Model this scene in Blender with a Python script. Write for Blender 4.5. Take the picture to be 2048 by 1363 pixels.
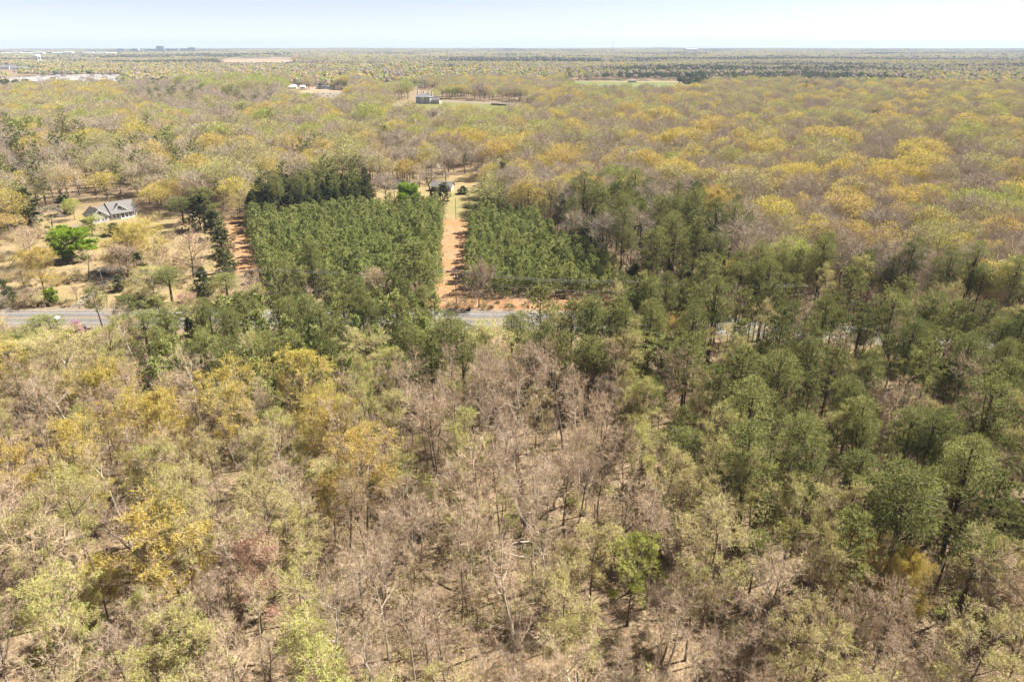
import bpy, math, random
import numpy as np
from mathutils import Vector, noise as mnoise

for o in list(bpy.data.objects): bpy.data.objects.remove(o)
S = bpy.context.scene
COL = S.collection
R = math.radians

# ------------------------------------------------------------------ camera, world, sun, exposure
CAM_H = 78.0
FPX = 1365.0                      # focal length in pixels of the 2048 px wide photograph
PITCH = math.atan((681.5 - 88.0) / FPX)
cam_d = bpy.data.cameras.new('camera'); cam = bpy.data.objects.new('camera', cam_d); COL.objects.link(cam)
cam.location = (0, 0, CAM_H); cam.rotation_euler = (math.pi/2 - PITCH, 0, 0)
cam_d.sensor_width = 36.0; cam_d.lens = 36.0 * FPX / 2048.0
cam_d.clip_start = 1.0; cam_d.clip_end = 60000.0
S.camera = cam
SUN_AZ = math.atan2(0.93, 0.34); SUN_EL = R(51)      # azimuth from +Y towards +X
SUN_DIR = Vector((math.sin(SUN_AZ)*math.cos(SUN_EL), math.cos(SUN_AZ)*math.cos(SUN_EL), math.sin(SUN_EL)))
W = bpy.data.worlds.new('World'); S.world = W; W.use_nodes = True
nt = W.node_tree; bg = nt.nodes['Background']
sky = nt.nodes.new('ShaderNodeTexSky'); sky.sky_type = 'NISHITA'; sky.sun_disc = False
sky.sun_elevation = SUN_EL; sky.sun_rotation = SUN_AZ; sky.altitude = 400; sky.air_density = 0.5; sky.dust_density = 0.02; sky.ozone_density = 1.6
hs = nt.nodes.new('ShaderNodeHueSaturation'); hs.inputs['Hue'].default_value = 0.52; hs.inputs['Saturation'].default_value = 0.5
nt.links.new(sky.outputs[0], hs.inputs['Color']); nt.links.new(hs.outputs[0], bg.inputs[0]); bg.inputs[1].default_value = 0.05
sd = bpy.data.lights.new('sun', 'SUN'); sd.energy = 5.0; sd.angle = R(0.53); sd.color = (1.0, 0.935, 0.83)
sun = bpy.data.objects.new('sun', sd); COL.objects.link(sun); sun.location = (200, 100, 300)
sun.rotation_euler = SUN_DIR.to_track_quat('Z', 'Y').to_euler()
S.view_settings.view_transform = 'Standard'; S.view_settings.look = 'None'
S.view_settings.exposure = 1.55; S.view_settings.gamma = 1.0; S.view_settings.use_curve_mapping = False
HAZE_DENSITY = 0.00008

# ------------------------------------------------------------------ picture <-> ground helpers
CP, SP = math.cos(PITCH), math.sin(PITCH)
def ray(px, py):
    u = (px - 1024.0) / FPX; v = (681.5 - py) / FPX
    return (u, CP + v*SP, -SP + v*CP)
def G(px, py, z=0.0):
    d = ray(px, py); t = (CAM_H - z) / -d[2]
    return (d[0]*t, d[1]*t)
def top_height(px, py_base, py_top):
    x, y = G(px, py_base); d = ray(px, py_top)
    return CAM_H + d[2] * (y / d[1])
def project(x, y, z):
    x = np.asarray(x, float); y = np.asarray(y, float); z = np.asarray(z, float) - CAM_H
    zc = np.maximum(y*CP - z*SP, 1e-3); vc = y*SP + z*CP
    return 1024 + FPX*x/zc, 681.5 - FPX*vc/zc
def inpoly(px, py, poly):
    px = np.asarray(px); py = np.asarray(py); r = np.zeros(px.shape, bool); n = len(poly)
    for i in range(n):
        x0, y0 = poly[i]; x1, y1 = poly[(i+1) % n]
        if y0 == y1: continue
        c = ((y0 > py) != (y1 > py)) & (px < (x1-x0)*(py-y0)/(y1-y0) + x0)
        r ^= c
    return r
def terrain(x, y):
    d = math.hypot(x, y)
    if d < 1800: return 0.0
    k = min(1.0, (d-1800)/1800.0)
    return k * (9.0*mnoise.noise((x/1500.0, y/900.0, 3.1)) + 4.0*mnoise.noise((x/500.0, y/420.0, 7.7)))

# ------------------------------------------------------------------ materials
def mat_new(name):
    m = bpy.data.materials.new(name); m.use_nodes = True; n = m.node_tree.nodes; n.clear()
    out = n.new('ShaderNodeOutputMaterial'); return m, m.node_tree, n, out
def N(nt, t, **kw):
    n = nt.nodes.new(t)
    for k, v in kw.items(): setattr(n, k, v)
    return n
def mixrgb(nt, fac, a, b):
    m = nt.nodes.new('ShaderNodeMix'); m.data_type = 'RGBA'
    for sock, v in ((m.inputs[0], fac), (m.inputs[6], a), (m.inputs[7], b)):
        if hasattr(v, 'links'): nt.links.new(v, sock)
        elif isinstance(v, (int, float)): sock.default_value = v
        else: sock.default_value = (*v, 1)
    return m.outputs[2]
def mth(nt, op, a, b=None, c=None):
    m = nt.nodes.new('ShaderNodeMath'); m.operation = op
    for i, v in enumerate((a, b, c)):
        if v is None: continue
        if hasattr(v, 'links'): nt.links.new(v, m.inputs[i])
        else: m.inputs[i].default_value = v
    return m.outputs[0]
def tree_mat(name, c1, c2, trans=0.0, wr=0.6):
    m, nt, n, out = mat_new(name)
    oi = N(nt, 'ShaderNodeObjectInfo'); at = N(nt, 'ShaderNodeAttribute', attribute_name='tint')
    f = mth(nt, 'ADD', mth(nt, 'MULTIPLY', oi.outputs['Random'], wr), mth(nt, 'MULTIPLY', at.outputs['Fac'], 1-wr))
    col = mixrgb(nt, f, c1, c2)
    di = N(nt, 'ShaderNodeBsdfDiffuse'); nt.links.new(col, di.inputs[0])
    if trans > 0:
        tr = N(nt, 'ShaderNodeBsdfTranslucent'); nt.links.new(col, tr.inputs[0])
        mx = N(nt, 'ShaderNodeMixShader'); mx.inputs[0].default_value = trans
        nt.links.new(di.outputs[0], mx.inputs[1]); nt.links.new(tr.outputs[0], mx.inputs[2]); nt.links.new(mx.outputs[0], out.inputs[0])
    else: nt.links.new(di.outputs[0], out.inputs[0])
    return m
def plain(name, c, rough=0.7, var=0.12, scale=3.0, metal=0.0, spec=0.3):
    m, nt, n, out = mat_new(name)
    b = N(nt, 'ShaderNodeBsdfPrincipled'); nt.links.new(b.outputs[0], out.inputs[0])
    tc = N(nt, 'ShaderNodeTexCoord'); no = N(nt, 'ShaderNodeTexNoise'); no.inputs['Scale'].default_value = scale; no.inputs['Detail'].default_value = 4
    nt.links.new(tc.outputs['Object'], no.inputs[0])
    nt.links.new(mixrgb(nt, no.outputs[0], [x*(1-var) for x in c], [min(1, x*(1+var)) for x in c]), b.inputs['Base Color'])
    b.inputs['Roughness'].default_value = rough; b.inputs['Metallic'].default_value = metal
    b.inputs['Specular IOR Level'].default_value = spec
    return m
def ground_mat(name, cols, scale=0.02, fine=0.6, bump=0.0):
    """three colours blended by a broad and a fine noise in world space"""
    m, nt, n, out = mat_new(name)
    b = N(nt, 'ShaderNodeBsdfPrincipled'); nt.links.new(b.outputs[0], out.inputs[0]); b.inputs['Roughness'].default_value = 0.95
    b.inputs['Specular IOR Level'].default_value = 0.1
    tc = N(nt, 'ShaderNodeNewGeometry')
    def nz(s, det=6, ro=0.6):
        no = N(nt, 'ShaderNodeTexNoise'); no.inputs['Scale'].default_value = s; no.inputs['Detail'].default_value = det; no.inputs['Roughness'].default_value = ro
        nt.links.new(tc.outputs['Position'], no.inputs['Vector']); return no.outputs[0]
    def ramp(v, lo, hi):
        r = N(nt, 'ShaderNodeMapRange'); nt.links.new(v, r.inputs[0]); r.inputs[1].default_value = lo; r.inputs[2].default_value = hi; return r.outputs[0]
    f1 = ramp(nz(scale), 0.38, 0.62); f2 = ramp(nz(fine), 0.40, 0.66); f3 = ramp(nz(fine*5, 3), 0.3, 0.7)
    c = mixrgb(nt, f1, cols[0], cols[1]); c = mixrgb(nt, f2, c, cols[2])
    dk = mixrgb(nt, f3, (0.60, 0.60, 0.60), (1.18, 1.18, 1.18))
    mm = nt.nodes.new('ShaderNodeMix'); mm.data_type = 'RGBA'; mm.blend_type = 'MULTIPLY'; mm.inputs[0].default_value = 1
    nt.links.new(c, mm.inputs[6]); nt.links.new(dk, mm.inputs[7]); nt.links.new(mm.outputs[2], b.inputs['Base Color'])
    if bump:
        bp = N(nt, 'ShaderNodeBump'); bp.inputs['Distance'].default_value = bump; nt.links.new(f3, bp.inputs['Height']); nt.links.new(bp.outputs[0], b.inputs['Normal'])
    return m

M = {}
M['bark_grey'] = tree_mat('bark_grey', (0.20, 0.165, 0.13), (0.115, 0.09, 0.07))
M['bark_pale'] = tree_mat('bark_pale', (0.50, 0.45, 0.37), (0.36, 0.31, 0.25))
M['bark_pine'] = tree_mat('bark_pine', (0.10, 0.068, 0.05), (0.06, 0.045, 0.035))
M['twig'] = tree_mat('twig', (0.52, 0.40, 0.265), (0.35, 0.27, 0.205), 0, .7)
M['twig_far'] = tree_mat('twig_far', (0.47, 0.39, 0.29), (0.335, 0.28, 0.23), 0, .7)
M['olive_far'] = tree_mat('olive_far', (0.30, 0.33, 0.115), (0.34, 0.31, 0.15), 0.2, .7)
M['bud'] = tree_mat('bud', (0.37, 0.40, 0.105), (0.47, 0.40, 0.19), 0.3, .75)
M['gold'] = tree_mat('gold', (0.52, 0.46, 0.105), (0.51, 0.37, 0.13), 0.35, .75)
M['green'] = tree_mat('green', (0.32, 0.375, 0.085), (0.43, 0.44, 0.12), 0.3, .7)
M['vivid'] = tree_mat('vivid', (0.22, 0.33, 0.03), (0.30, 0.40, 0.05), 0.3, .5)
M['pine'] = tree_mat('pine', (0.11, 0.132, 0.044), (0.285, 0.285, 0.098), 0.22, 0.6)
M['young'] = tree_mat('young', (0.19, 0.235, 0.075), (0.38, 0.39, 0.14), 0.25, 0.6)
M['cedar'] = tree_mat('cedar', (0.075, 0.095, 0.036), (0.16, 0.16, 0.062), 0.15, 0.5)
M['red'] = tree_mat('red', (0.62, 0.36, 0.29), (0.55, 0.34, 0.27), 0.35)
M['pink'] = tree_mat('pink', (0.50, 0.25, 0.40), (0.48, 0.28, 0.38), 0.3)
M['straw'] = tree_mat('straw', (0.40, 0.29, 0.16), (0.30, 0.21, 0.115), 0.1)
M['olive'] = tree_mat('olive', (0.19, 0.19, 0.055), (0.12, 0.13, 0.045), 0.2)

# ------------------------------------------------------------------ mesh builder
class MB:
    def __init__(s): s.v = []; s.t = []; s.q = []; s.tint = []; s.n = 0
    def add(s, v, tris=None, quads=None, tint=None, mat=0):
        v = np.asarray(v, float).reshape(-1, 3)
        if tris is not None and len(tris): s.t.append((np.asarray(tris, int).reshape(-1, 3) + s.n, mat))
        if quads is not None and len(quads): s.q.append((np.asarray(quads, int).reshape(-1, 4) + s.n, mat))
        s.v.append(v); s.tint.append(np.zeros(len(v)) + 0.5 if tint is None else np.asarray(tint, float)); s.n += len(v)
    def box(s, x0, x1, y0, y1, z0, z1, mat=0):
        v = [(x, y, z) for z in (z0, z1) for y in (y0, y1) for x in (x0, x1)]
        s.add(v, quads=[(0,2,3,1),(4,5,7,6),(0,1,5,4),(2,6,7,3),(0,4,6,2),(1,3,7,5)], mat=mat)
    def poly_prism(s, pts, vec, mat=0):
        """planar polygon pts extruded along vec"""
        n = len(pts); a = np.asarray(pts, float); v = np.vstack([a, a + np.asarray(vec, float)])
        q = [(i, (i+1) % n, n+(i+1) % n, n+i) for i in range(n)]
        t = [(0, i+1, i) for i in range(1, n-1)] + [(n, n+i, n+i+1) for i in range(1, n-1)]
        s.add(v, tris=t, quads=q, mat=mat)
    def cyl(s, p0, p1, r0, r1, sides=8, caps=True, mat=0):
        tube(s, np.array([[p0, p1]], float), np.array([[r0, r1]], float), sides, mat=mat)
        if caps:
            for e in (0, 1):
                b = s.v[-1-e] if e == 0 else s.v[-2]
            ring = s.v[-1]
    def mesh(s, name, mats, smooth=False):
        me = bpy.data.meshes.new(name); V = np.vstack(s.v)
        me.vertices.add(len(V)); me.vertices.foreach_set('co', V.ravel())
        T = np.vstack([a for a, _ in s.t]) if s.t else np.zeros((0, 3), int)
        Q = np.vstack([a for a, _ in s.q]) if s.q else np.zeros((0, 4), int)
        mi = np.concatenate([np.full(len(a), m) for a, m in s.t] + [np.full(len(a), m) for a, m in s.q]) if (s.t or s.q) else np.zeros(0)
        lp = np.concatenate([T.ravel(), Q.ravel()]); ls = np.concatenate([np.arange(len(T))*3, len(T)*3 + np.arange(len(Q))*4])
        me.loops.add(len(lp)); me.loops.foreach_set('vertex_index', lp.astype(np.int32))
        me.polygons.add(len(ls)); me.polygons.foreach_set('loop_start', ls.astype(np.int32))
        for m in mats: me.materials.append(m)
        me.polygons.foreach_set('material_index', mi.astype(np.int32))
        me.polygons.foreach_set('use_smooth', np.full(len(ls), smooth))
        me.attributes.new('tint', 'FLOAT', 'POINT').data.foreach_set('value', np.concatenate(s.tint).astype(np.float32))
        me.update(calc_edges=True); me.validate()
        return me
def tag(o, label=None, cat=None, group=None, kind=None):
    for k, v in (('label', label), ('category', cat), ('group', group), ('kind', kind)):
        if v: o[k] = v
    return o
def link(name, me, parent=None, loc=None):
    o = bpy.data.objects.new(name, me); COL.objects.link(o)
    if parent: o.parent = parent
    if loc: o.location = loc
    return o
def empty(name, loc, rz=0.0):
    o = bpy.data.objects.new(name, None); COL.objects.link(o); o.location = loc; o.rotation_euler = (0, 0, rz); o.empty_display_size = 0.5; return o
def copy_tree(o, parent=None):
    c = o.copy(); COL.objects.link(c); c.parent = parent
    for ch in o.children: copy_tree(ch, c)
    return c

def nrm(a): return a / np.maximum(np.linalg.norm(a, axis=-1, keepdims=True), 1e-9)
def perp(d, rng):
    r = nrm(rng.normal(size=d.shape)); return nrm(np.cross(d, r))
def tube(mb, P, Rr, sides, tint=None, mat=0):
    """P (n,k+1,3) centre lines, Rr (n,k+1) radii"""
    n, k1, _ = P.shape
    d = nrm(P[:, -1] - P[:, 0]); ref = np.where(np.abs(d[:, 2:3]) < 0.9, [[0, 0, 1.0]], [[1.0, 0, 0]])
    a = nrm(np.cross(d, ref)); b = np.cross(d, a)
    th = np.arange(sides) * 2*math.pi/sides
    ring = a[:, None, :]*np.cos(th)[None, :, None] + b[:, None, :]*np.sin(th)[None, :, None]
    V = P[:, :, None, :] + Rr[:, :, None, None]*ring[:, None, :, :]
    idx = np.arange(n*k1*sides).reshape(n, k1, sides); nx = np.roll(idx, -1, axis=2)
    q = np.stack([idx[:, :-1], nx[:, :-1], nx[:, 1:], idx[:, 1:]], -1).reshape(-1, 4)
    tn = np.full(n*k1*sides, 0.5) if tint is None else np.repeat(tint, k1*sides)
    mb.add(V.reshape(-1, 3), quads=q, tint=tn, mat=mat)
def grow(p, d, L, rng, k, jit, up):
    P = [p]; dd = d
    for i in range(k):
        dd = nrm(dd + jit*rng.normal(size=d.shape) + np.array([0, 0, up])); p = p + dd*(L/k)[:, None]; P.append(p)
    return np.stack(P, 1)
def along(P, t):
    """P (n,k+1,3), t (n,m) -> points (n,m,3), dirs"""
    k = P.shape[1]-1; s = np.clip(t*k, 0, k-1e-6); i = s.astype(int); f = (s-i)[..., None]
    r = np.arange(P.shape[0])[:, None]; a = P[r, i]; b = P[r, i+1]
    return a + (b-a)*f, nrm(b-a)
def tri_twigs(mb, p, d, L, w, rng, mat=0):
    s = perp(d, rng)*(w/2)[:, None]; n = len(p)
    V = np.stack([p-s, p+s, p+d*L[:, None]], 1).reshape(-1, 3)
    mb.add(V, tris=np.arange(n*3).reshape(n, 3), tint=np.repeat(rng.random(n), 3), mat=mat)
def leaves(mb, c, size, rng, mat=0, out=None):
    """four-cornered leaf sprays that tend to face the sky and away from the crown's middle"""
    n = len(c); nn = rng.normal(size=(n, 3))*0.75 + [0, 0, 0.7]
    if out is not None: nn = nn + out*0.9
    nn = nrm(nn); a = perp(nn, rng); b = np.cross(nn, a); sz = (size*(0.6+0.8*rng.random(n)))[:, None]
    V = np.stack([c-a*sz*0.55, c+b*sz*0.5+a*sz*0.1, c+a*sz*0.6, c-b*sz*0.5+a*sz*0.1], 1).reshape(-1, 3)
    mb.add(V, quads=np.arange(n*4).reshape(n, 4), tint=np.repeat(rng.random(n), 4), mat=mat)

def fuzz(mb, c, d, L, w, rng, mat=0):
    """slender sprays growing along d, turned flat to the sky"""
    n = len(c); s = nrm(nrm(np.cross(d, [0, 0, 1.0])+1e-6) + 0.6*rng.normal(size=d.shape)); s = nrm(s - d*np.sum(s*d, 1, keepdims=True))*(w/2)
    Ln = (L*(.6+.8*rng.random(n)))[:, None]; e = c + d*Ln
    V = np.stack([c-s*.5, c+s*.5, e*.55+c*.45+s, e, e*.55+c*.45-s], 1).reshape(-1, 3); b = np.arange(n)[:, None]*5
    mb.add(V, tris=(b+np.array([[2, 3, 4]])), quads=(b+np.array([[0, 1, 2, 4]])), tint=np.repeat(rng.random(n), 5), mat=mat)

# ------------------------------------------------------------------ trees
def deciduous(seed, H, CW, first=0.45, n1=11, leaf=None, nleaf=0, lsize=0.18, q=1.0, wander=0.05, lean=0.0, spread=1.0, r0=None, bark='bark_grey', twig='twig', tw=1.0):
    """returns (trunk MB, crown MB, trunk materials, crown materials)"""
    rng = np.random.default_rng(seed); T = MB(); C = MB()
    r0 = r0 or 0.0115*H
    d0 = nrm(np.array([[lean, lean*0.5*rng.normal(), 1.0]]))
    TP = grow(np.zeros((1, 3)), d0, np.array([H*0.84]), rng, 10, wander, 0.06)
    tube(T, TP, np.linspace(r0, r0*0.22, 11)[None]*np.array([1.45]+[1]*10), 6 if q > .6 else 4)
    n1 = max(5, int(n1*(0.6+0.4*q)))
    t = np.sort(first + (1-first)*(np.arange(n1)+rng.random(n1)*0.8)/n1)[None]
    p, td = along(TP, t); p = p[0]; td = td[0]; t = t[0]
    az = np.arange(n1)*2.4 + rng.random(n1)*0.8; s = (t-first)/(1-first)
    ang = np.radians(62 - 38*s + rng.normal(size=n1)*7)*spread
    d = np.stack([np.cos(az)*np.sin(ang), np.sin(az)*np.sin(ang), np.cos(ang)], 1)
    prof = np.clip(0.62 + 0.75*s - 0.85*s*s, 0.3, 1.0)
    L = CW*0.5*prof/np.maximum(np.sin(ang), 0.42)*(0.85+0.3*rng.random(n1))
    L = np.minimum(L, (H*1.0 - p[:, 2])/np.maximum(np.cos(ang)+0.15, 0.35)*1.0)
    L = np.maximum(L, 0.12*CW)
    P1 = grow(p, d, L, rng, 5, 0.14, 0.05)
    rr = r0*(0.5-0.28*s); tube(T, P1, rr[:, None]*np.linspace(1, 0.3, 6)[None], 4 if q > .6 else 3)
    def kids(P, L, m, t0, t1, spreadang, ratio, jit, up, k):
        n = len(P); tt = t0 + (t1-t0)*(np.arange(m)[None]+rng.random((n, m)))/m
        pp, dd = along(P, tt); pp = pp.reshape(-1, 3); dd = dd.reshape(-1, 3); tt = tt.ravel()
        a = np.radians(spreadang)*(0.6+0.7*rng.random(len(dd))); pd = perp(dd, rng)
        pd[:, 2] = pd[:, 2]*0.8 + 0.10; d2 = nrm(dd*np.cos(a)[:, None] + nrm(pd)*np.sin(a)[:, None])
        L2 = np.repeat(L, m)*ratio*(1.15-0.55*tt)*(0.7+0.6*rng.random(len(dd)))
        return grow(pp, d2, L2, rng, k, jit, up), L2
    m2 = 7 if q > .6 else 5
    P2, L2 = kids(P1, L, m2, 0.22, 1.0, 48, 0.52, 0.16, 0.06, 3)
    if q > .6: tube(C, P2, np.maximum(0.018, 0.30*np.repeat(rr, m2))[:, None]*np.linspace(1, 0.35, 4)[None], 3, tint=rng.random(len(P2)))
    else: tri_twigs(C, P2[:, 0], nrm(P2[:, -1]-P2[:, 0]), L2, np.full(len(P2), 0.14), rng)
    m3 = 6 if q > .6 else 4
    P3, L3 = kids(P2, L2, m3, 0.15, 1.0, 46, 0.52, 0.18, 0.05, 2)
    wid = 0.036*tw if q > .6 else 0.10*tw
    tri_twigs(C, P3[:, 0], nrm(P3[:, -1]-P3[:, 0]), L3*1.05, np.full(len(P3), wid), rng)
    m4 = 7 if q > .6 else 4
    P4, L4 = kids(P3, np.maximum(L3, 0.7), m4, 0.1, 1.0, 45, 0.75, 0.1, 0.04, 1)
    L4 = np.maximum(L4, 0.45)
    tri_twigs(C, P4[:, 0], nrm(P4[:, -1]-P4[:, 0]), L4, np.full(len(P4), (0.024 if q > .6 else 0.07)*tw), rng)
    mats_c = [M[twig]]
    if leaf:
        e = P4[:, 0] + nrm(P4[:, -1]-P4[:, 0])*L4[:, None]
        k = nleaf*len(e); cnt = int(k); ii = rng.integers(0, len(e), cnt)
        f = rng.random((cnt, 1))**0.5; c = P4[ii, 0]*(1-f) + e[ii]*f + rng.normal(size=(cnt, 3))*0.05
        dd = nrm(nrm(P4[ii, -1]-P4[ii, 0])*.8 + rng.normal(size=(cnt, 3))*.55 + [0, 0, .25]); fuzz(C, c, dd, np.full(cnt, lsize*2.9), lsize*.72, rng, 1); mats_c.append(M[leaf])
    return T, C, [M[bark]], mats_c
def conifer(seed, H, CW, base=0.5, nb=46, ncl=6, nn=11, leaf='pine', nl=0.5, nw=0.13, peak=0.25, up=0.15, power=1.0, bark='bark_pine', lean=0.0, ragged=0.25, topw=0.22, r0=None):
    rng = np.random.default_rng(seed); T = MB(); C = MB(); r0 = r0 or 0.0115*H
    d0 = nrm(np.array([[lean, 0, 1.0]])); TP = grow(np.zeros((1, 3)), d0, np.array([H*0.97]), rng, 9, 0.012, 0.03)
    tube(T, TP, np.linspace(r0, r0*0.12, 10)[None], 6)
    s = (np.arange(nb)+rng.random(nb))/nb; t = base + (1-base)*s*0.99
    p, _ = along(TP, t[None]); p = p[0]; az = np.arange(nb)*2.399 + rng.random(nb)*1.2
    prof = np.where(s < peak, 0.55+0.45*s/max(peak, 1e-3), np.clip((1-s)/(1-peak), 0, 1)**power*(1-topw)+topw)
    L = CW*0.5*prof*(1-ragged+2*ragged*rng.random(nb))
    el = up*(0.2+1.6*s) + rng.normal(size=nb)*0.12
    d = np.stack([np.cos(az)*np.cos(el), np.sin(az)*np.cos(el), np.sin(el)], 1)
    P = grow(p, d, L, rng, 3, 0.10, 0.06)
    tri_twigs(T, P[:, 0], nrm(P[:, -1]-P[:, 0]), L, 0.03*L+0.03, rng)
    tt = 0.30 + 0.72*(np.arange(ncl)[None]+rng.random((nb, ncl)))/ncl
    cp, cd = along(P, np.clip(tt, 0, 1)); cp = cp.reshape(-1, 3); cd = cd.reshape(-1, 3)
    off = rng.normal(size=cp.shape)*(0.22*np.repeat(L, ncl)*0.5)[:, None]*[1, 1, 0.55]; cp = cp + off
    n = len(cp); c = np.repeat(cp, nn, 0); dd = nrm(rng.normal(size=(n*nn, 3)) + np.repeat(cd, nn, 0)*0.7 + [0, 0, 0.55])
    ct = np.repeat(rng.random(n), nn)*0.6 + 0.4*rng.random(n*nn)
    side = nrm(nrm(np.cross(dd, [0, 0, 1.0])) + 0.45*rng.normal(size=dd.shape)); side = nrm(side - dd*np.sum(side*dd, 1, keepdims=True))*nw/2; Ln = nl*(0.7+0.6*rng.random(n*nn))
    V = np.stack([c-side, c+side, c+dd*Ln[:, None]+side*0.35, c+dd*Ln[:, None]-side*0.35], 1).reshape(-1, 3)
    C.add(V, quads=np.arange(n*nn*4).reshape(-1, 4), tint=np.repeat(ct, 4))
    return T, C, [M[bark]], [M[leaf]]
def shrub(seed, H, Wd, nst=14, tw=0.03, leaf=None, nleaf=3, lsize=0.16):
    rng = np.random.default_rng(seed); C = MB()
    p = rng.normal(size=(nst, 3))*[Wd*0.12, Wd*0.12, 0]; d = nrm(rng.normal(size=(nst, 3))*[0.5, 0.5, 0.1] + [0, 0, 0.9]); L = H*(0.6+0.5*rng.random(nst))
    P = grow(p, d, L, rng, 3, 0.15, 0.03)
    tri_twigs(C, P[:, 0], nrm(P[:, -1]-P[:, 0]), L, np.full(nst, tw*1.8), rng)
    m = 9; tt = 0.2+0.8*rng.random((nst, m)); pp, dd = along(P, tt); pp = pp.reshape(-1, 3); dd = dd.reshape(-1, 3)
    d2 = nrm(dd*0.8 + rng.normal(size=dd.shape)*0.55); L2 = H*0.32*(0.6+0.8*rng.random(len(dd)))
    tri_twigs(C, pp, d2, L2, np.full(len(pp), tw), rng)
    e = pp + d2*L2[:, None]
    d3 = nrm(np.repeat(d2, 3, 0) + rng.normal(size=(len(d2)*3, 3))*0.6); p3 = np.repeat(pp+d2*L2[:, None]*0.5, 3, 0)
    tri_twigs(C, p3, d3, np.repeat(L2, 3)*0.6, np.full(len(p3), tw*0.75), rng)
    ms = [M['twig']]
    if leaf:
        ii = rng.integers(0, len(e), nleaf*len(e)); f = rng.random((len(ii), 1))**0.5
        leaves(C, pp[ii]*(1-f)+e[ii]*f + rng.normal(size=(len(ii), 3))*0.12, np.full(len(ii), lsize), rng, mat=1); ms.append(M[leaf])
    return C, ms

def dome(seed, H, W, leaf, nleaf, ntwig, lsize=.42, nblob=15, cz=.62, ch=.36, bark='bark_grey', tw=.075, tf=.62, low=-.25, bs=1.0):
    """tree of the middle distance: trunk with limbs, crown of billows built of leaf sprays and twigs"""
    rng = np.random.default_rng(seed); T = MB(); C = MB(); r0 = .013*H
    TP = grow(np.zeros((1, 3)), np.array([[0, 0, 1.0]]), np.array([H*tf]), rng, 5, .05 if leaf != 'pine' else .012, .05); tube(T, TP, np.linspace(r0*1.3, r0*.5, 6)[None], 5)
    az = np.arange(nblob)*2.399+rng.random(nblob)*.7; sn = np.linspace(low, 1, nblob); sn = np.clip(sn+rng.normal(size=nblob)*.06, low-.05, 1); cs = np.sqrt(1-np.clip(sn, -1, 1)**2)
    br = bs*W*(.15+.10*rng.random(nblob)); k = .72+.16*rng.random(nblob)
    bc = np.stack([np.cos(az)*cs*(W/2-br*.7)*k*1.15, np.sin(az)*cs*(W/2-br*.7)*k*1.15, H*cz + sn*(H*ch-br*.55)], 1)
    p0, _ = along(TP, (.45+.5*rng.random((1, nblob)))); p0 = p0[0]; v = bc-p0; L = np.linalg.norm(v, axis=1)
    P = grow(p0, nrm(v), L, rng, 3, .06, .0); tube(T, P, (r0*.42)*np.linspace(1, .3, 4)[None]*np.ones((nblob, 1)), 3)
    n = ntwig
    if n:
        d = nrm(rng.normal(size=(nblob*n, 3))+[0, 0, .55]+np.repeat(nrm(v), n, 0)*.5); R0 = np.repeat(br, n)
        st = np.repeat(bc, n, 0) + d*(R0*.35*rng.random(nblob*n))[:, None]
        tri_twigs(C, st, d, R0*(.65+.5*rng.random(nblob*n)), np.full(nblob*n, tw)*.75*W/14, rng)
        ii = rng.integers(0, len(st), len(st)); f = rng.random((len(ii), 1)); d2 = nrm(d[ii]+rng.normal(size=d.shape)*.6)
        tri_twigs(C, st[ii]+d[ii]*f*(R0[ii]*.6)[:, None], d2, R0[ii]*.5, np.full(len(ii), tw*.6)*W/14, rng)
    ms = [M['twig_far']]
    if leaf:
        n = nleaf; d = nrm(rng.normal(size=(nblob*n, 3))+[0, 0, .5]); R0 = np.repeat(br, n)
        c = np.repeat(bc, n, 0)+d*(R0*(.55+.5*rng.random(nblob*n)))[:, None]*[1.1, 1.1, .85]
        dd = nrm(d+rng.normal(size=d.shape)*.45+[0, 0, .2]); fuzz(C, c, dd, np.full(len(c), lsize*(2.4 if leaf != 'pine' else 1.9)*W/14), lsize*(.66 if leaf != 'pine' else .42)*W/14, rng, 1); ms.append(M[leaf])
    return T, C, [M[bark]], ms

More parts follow.
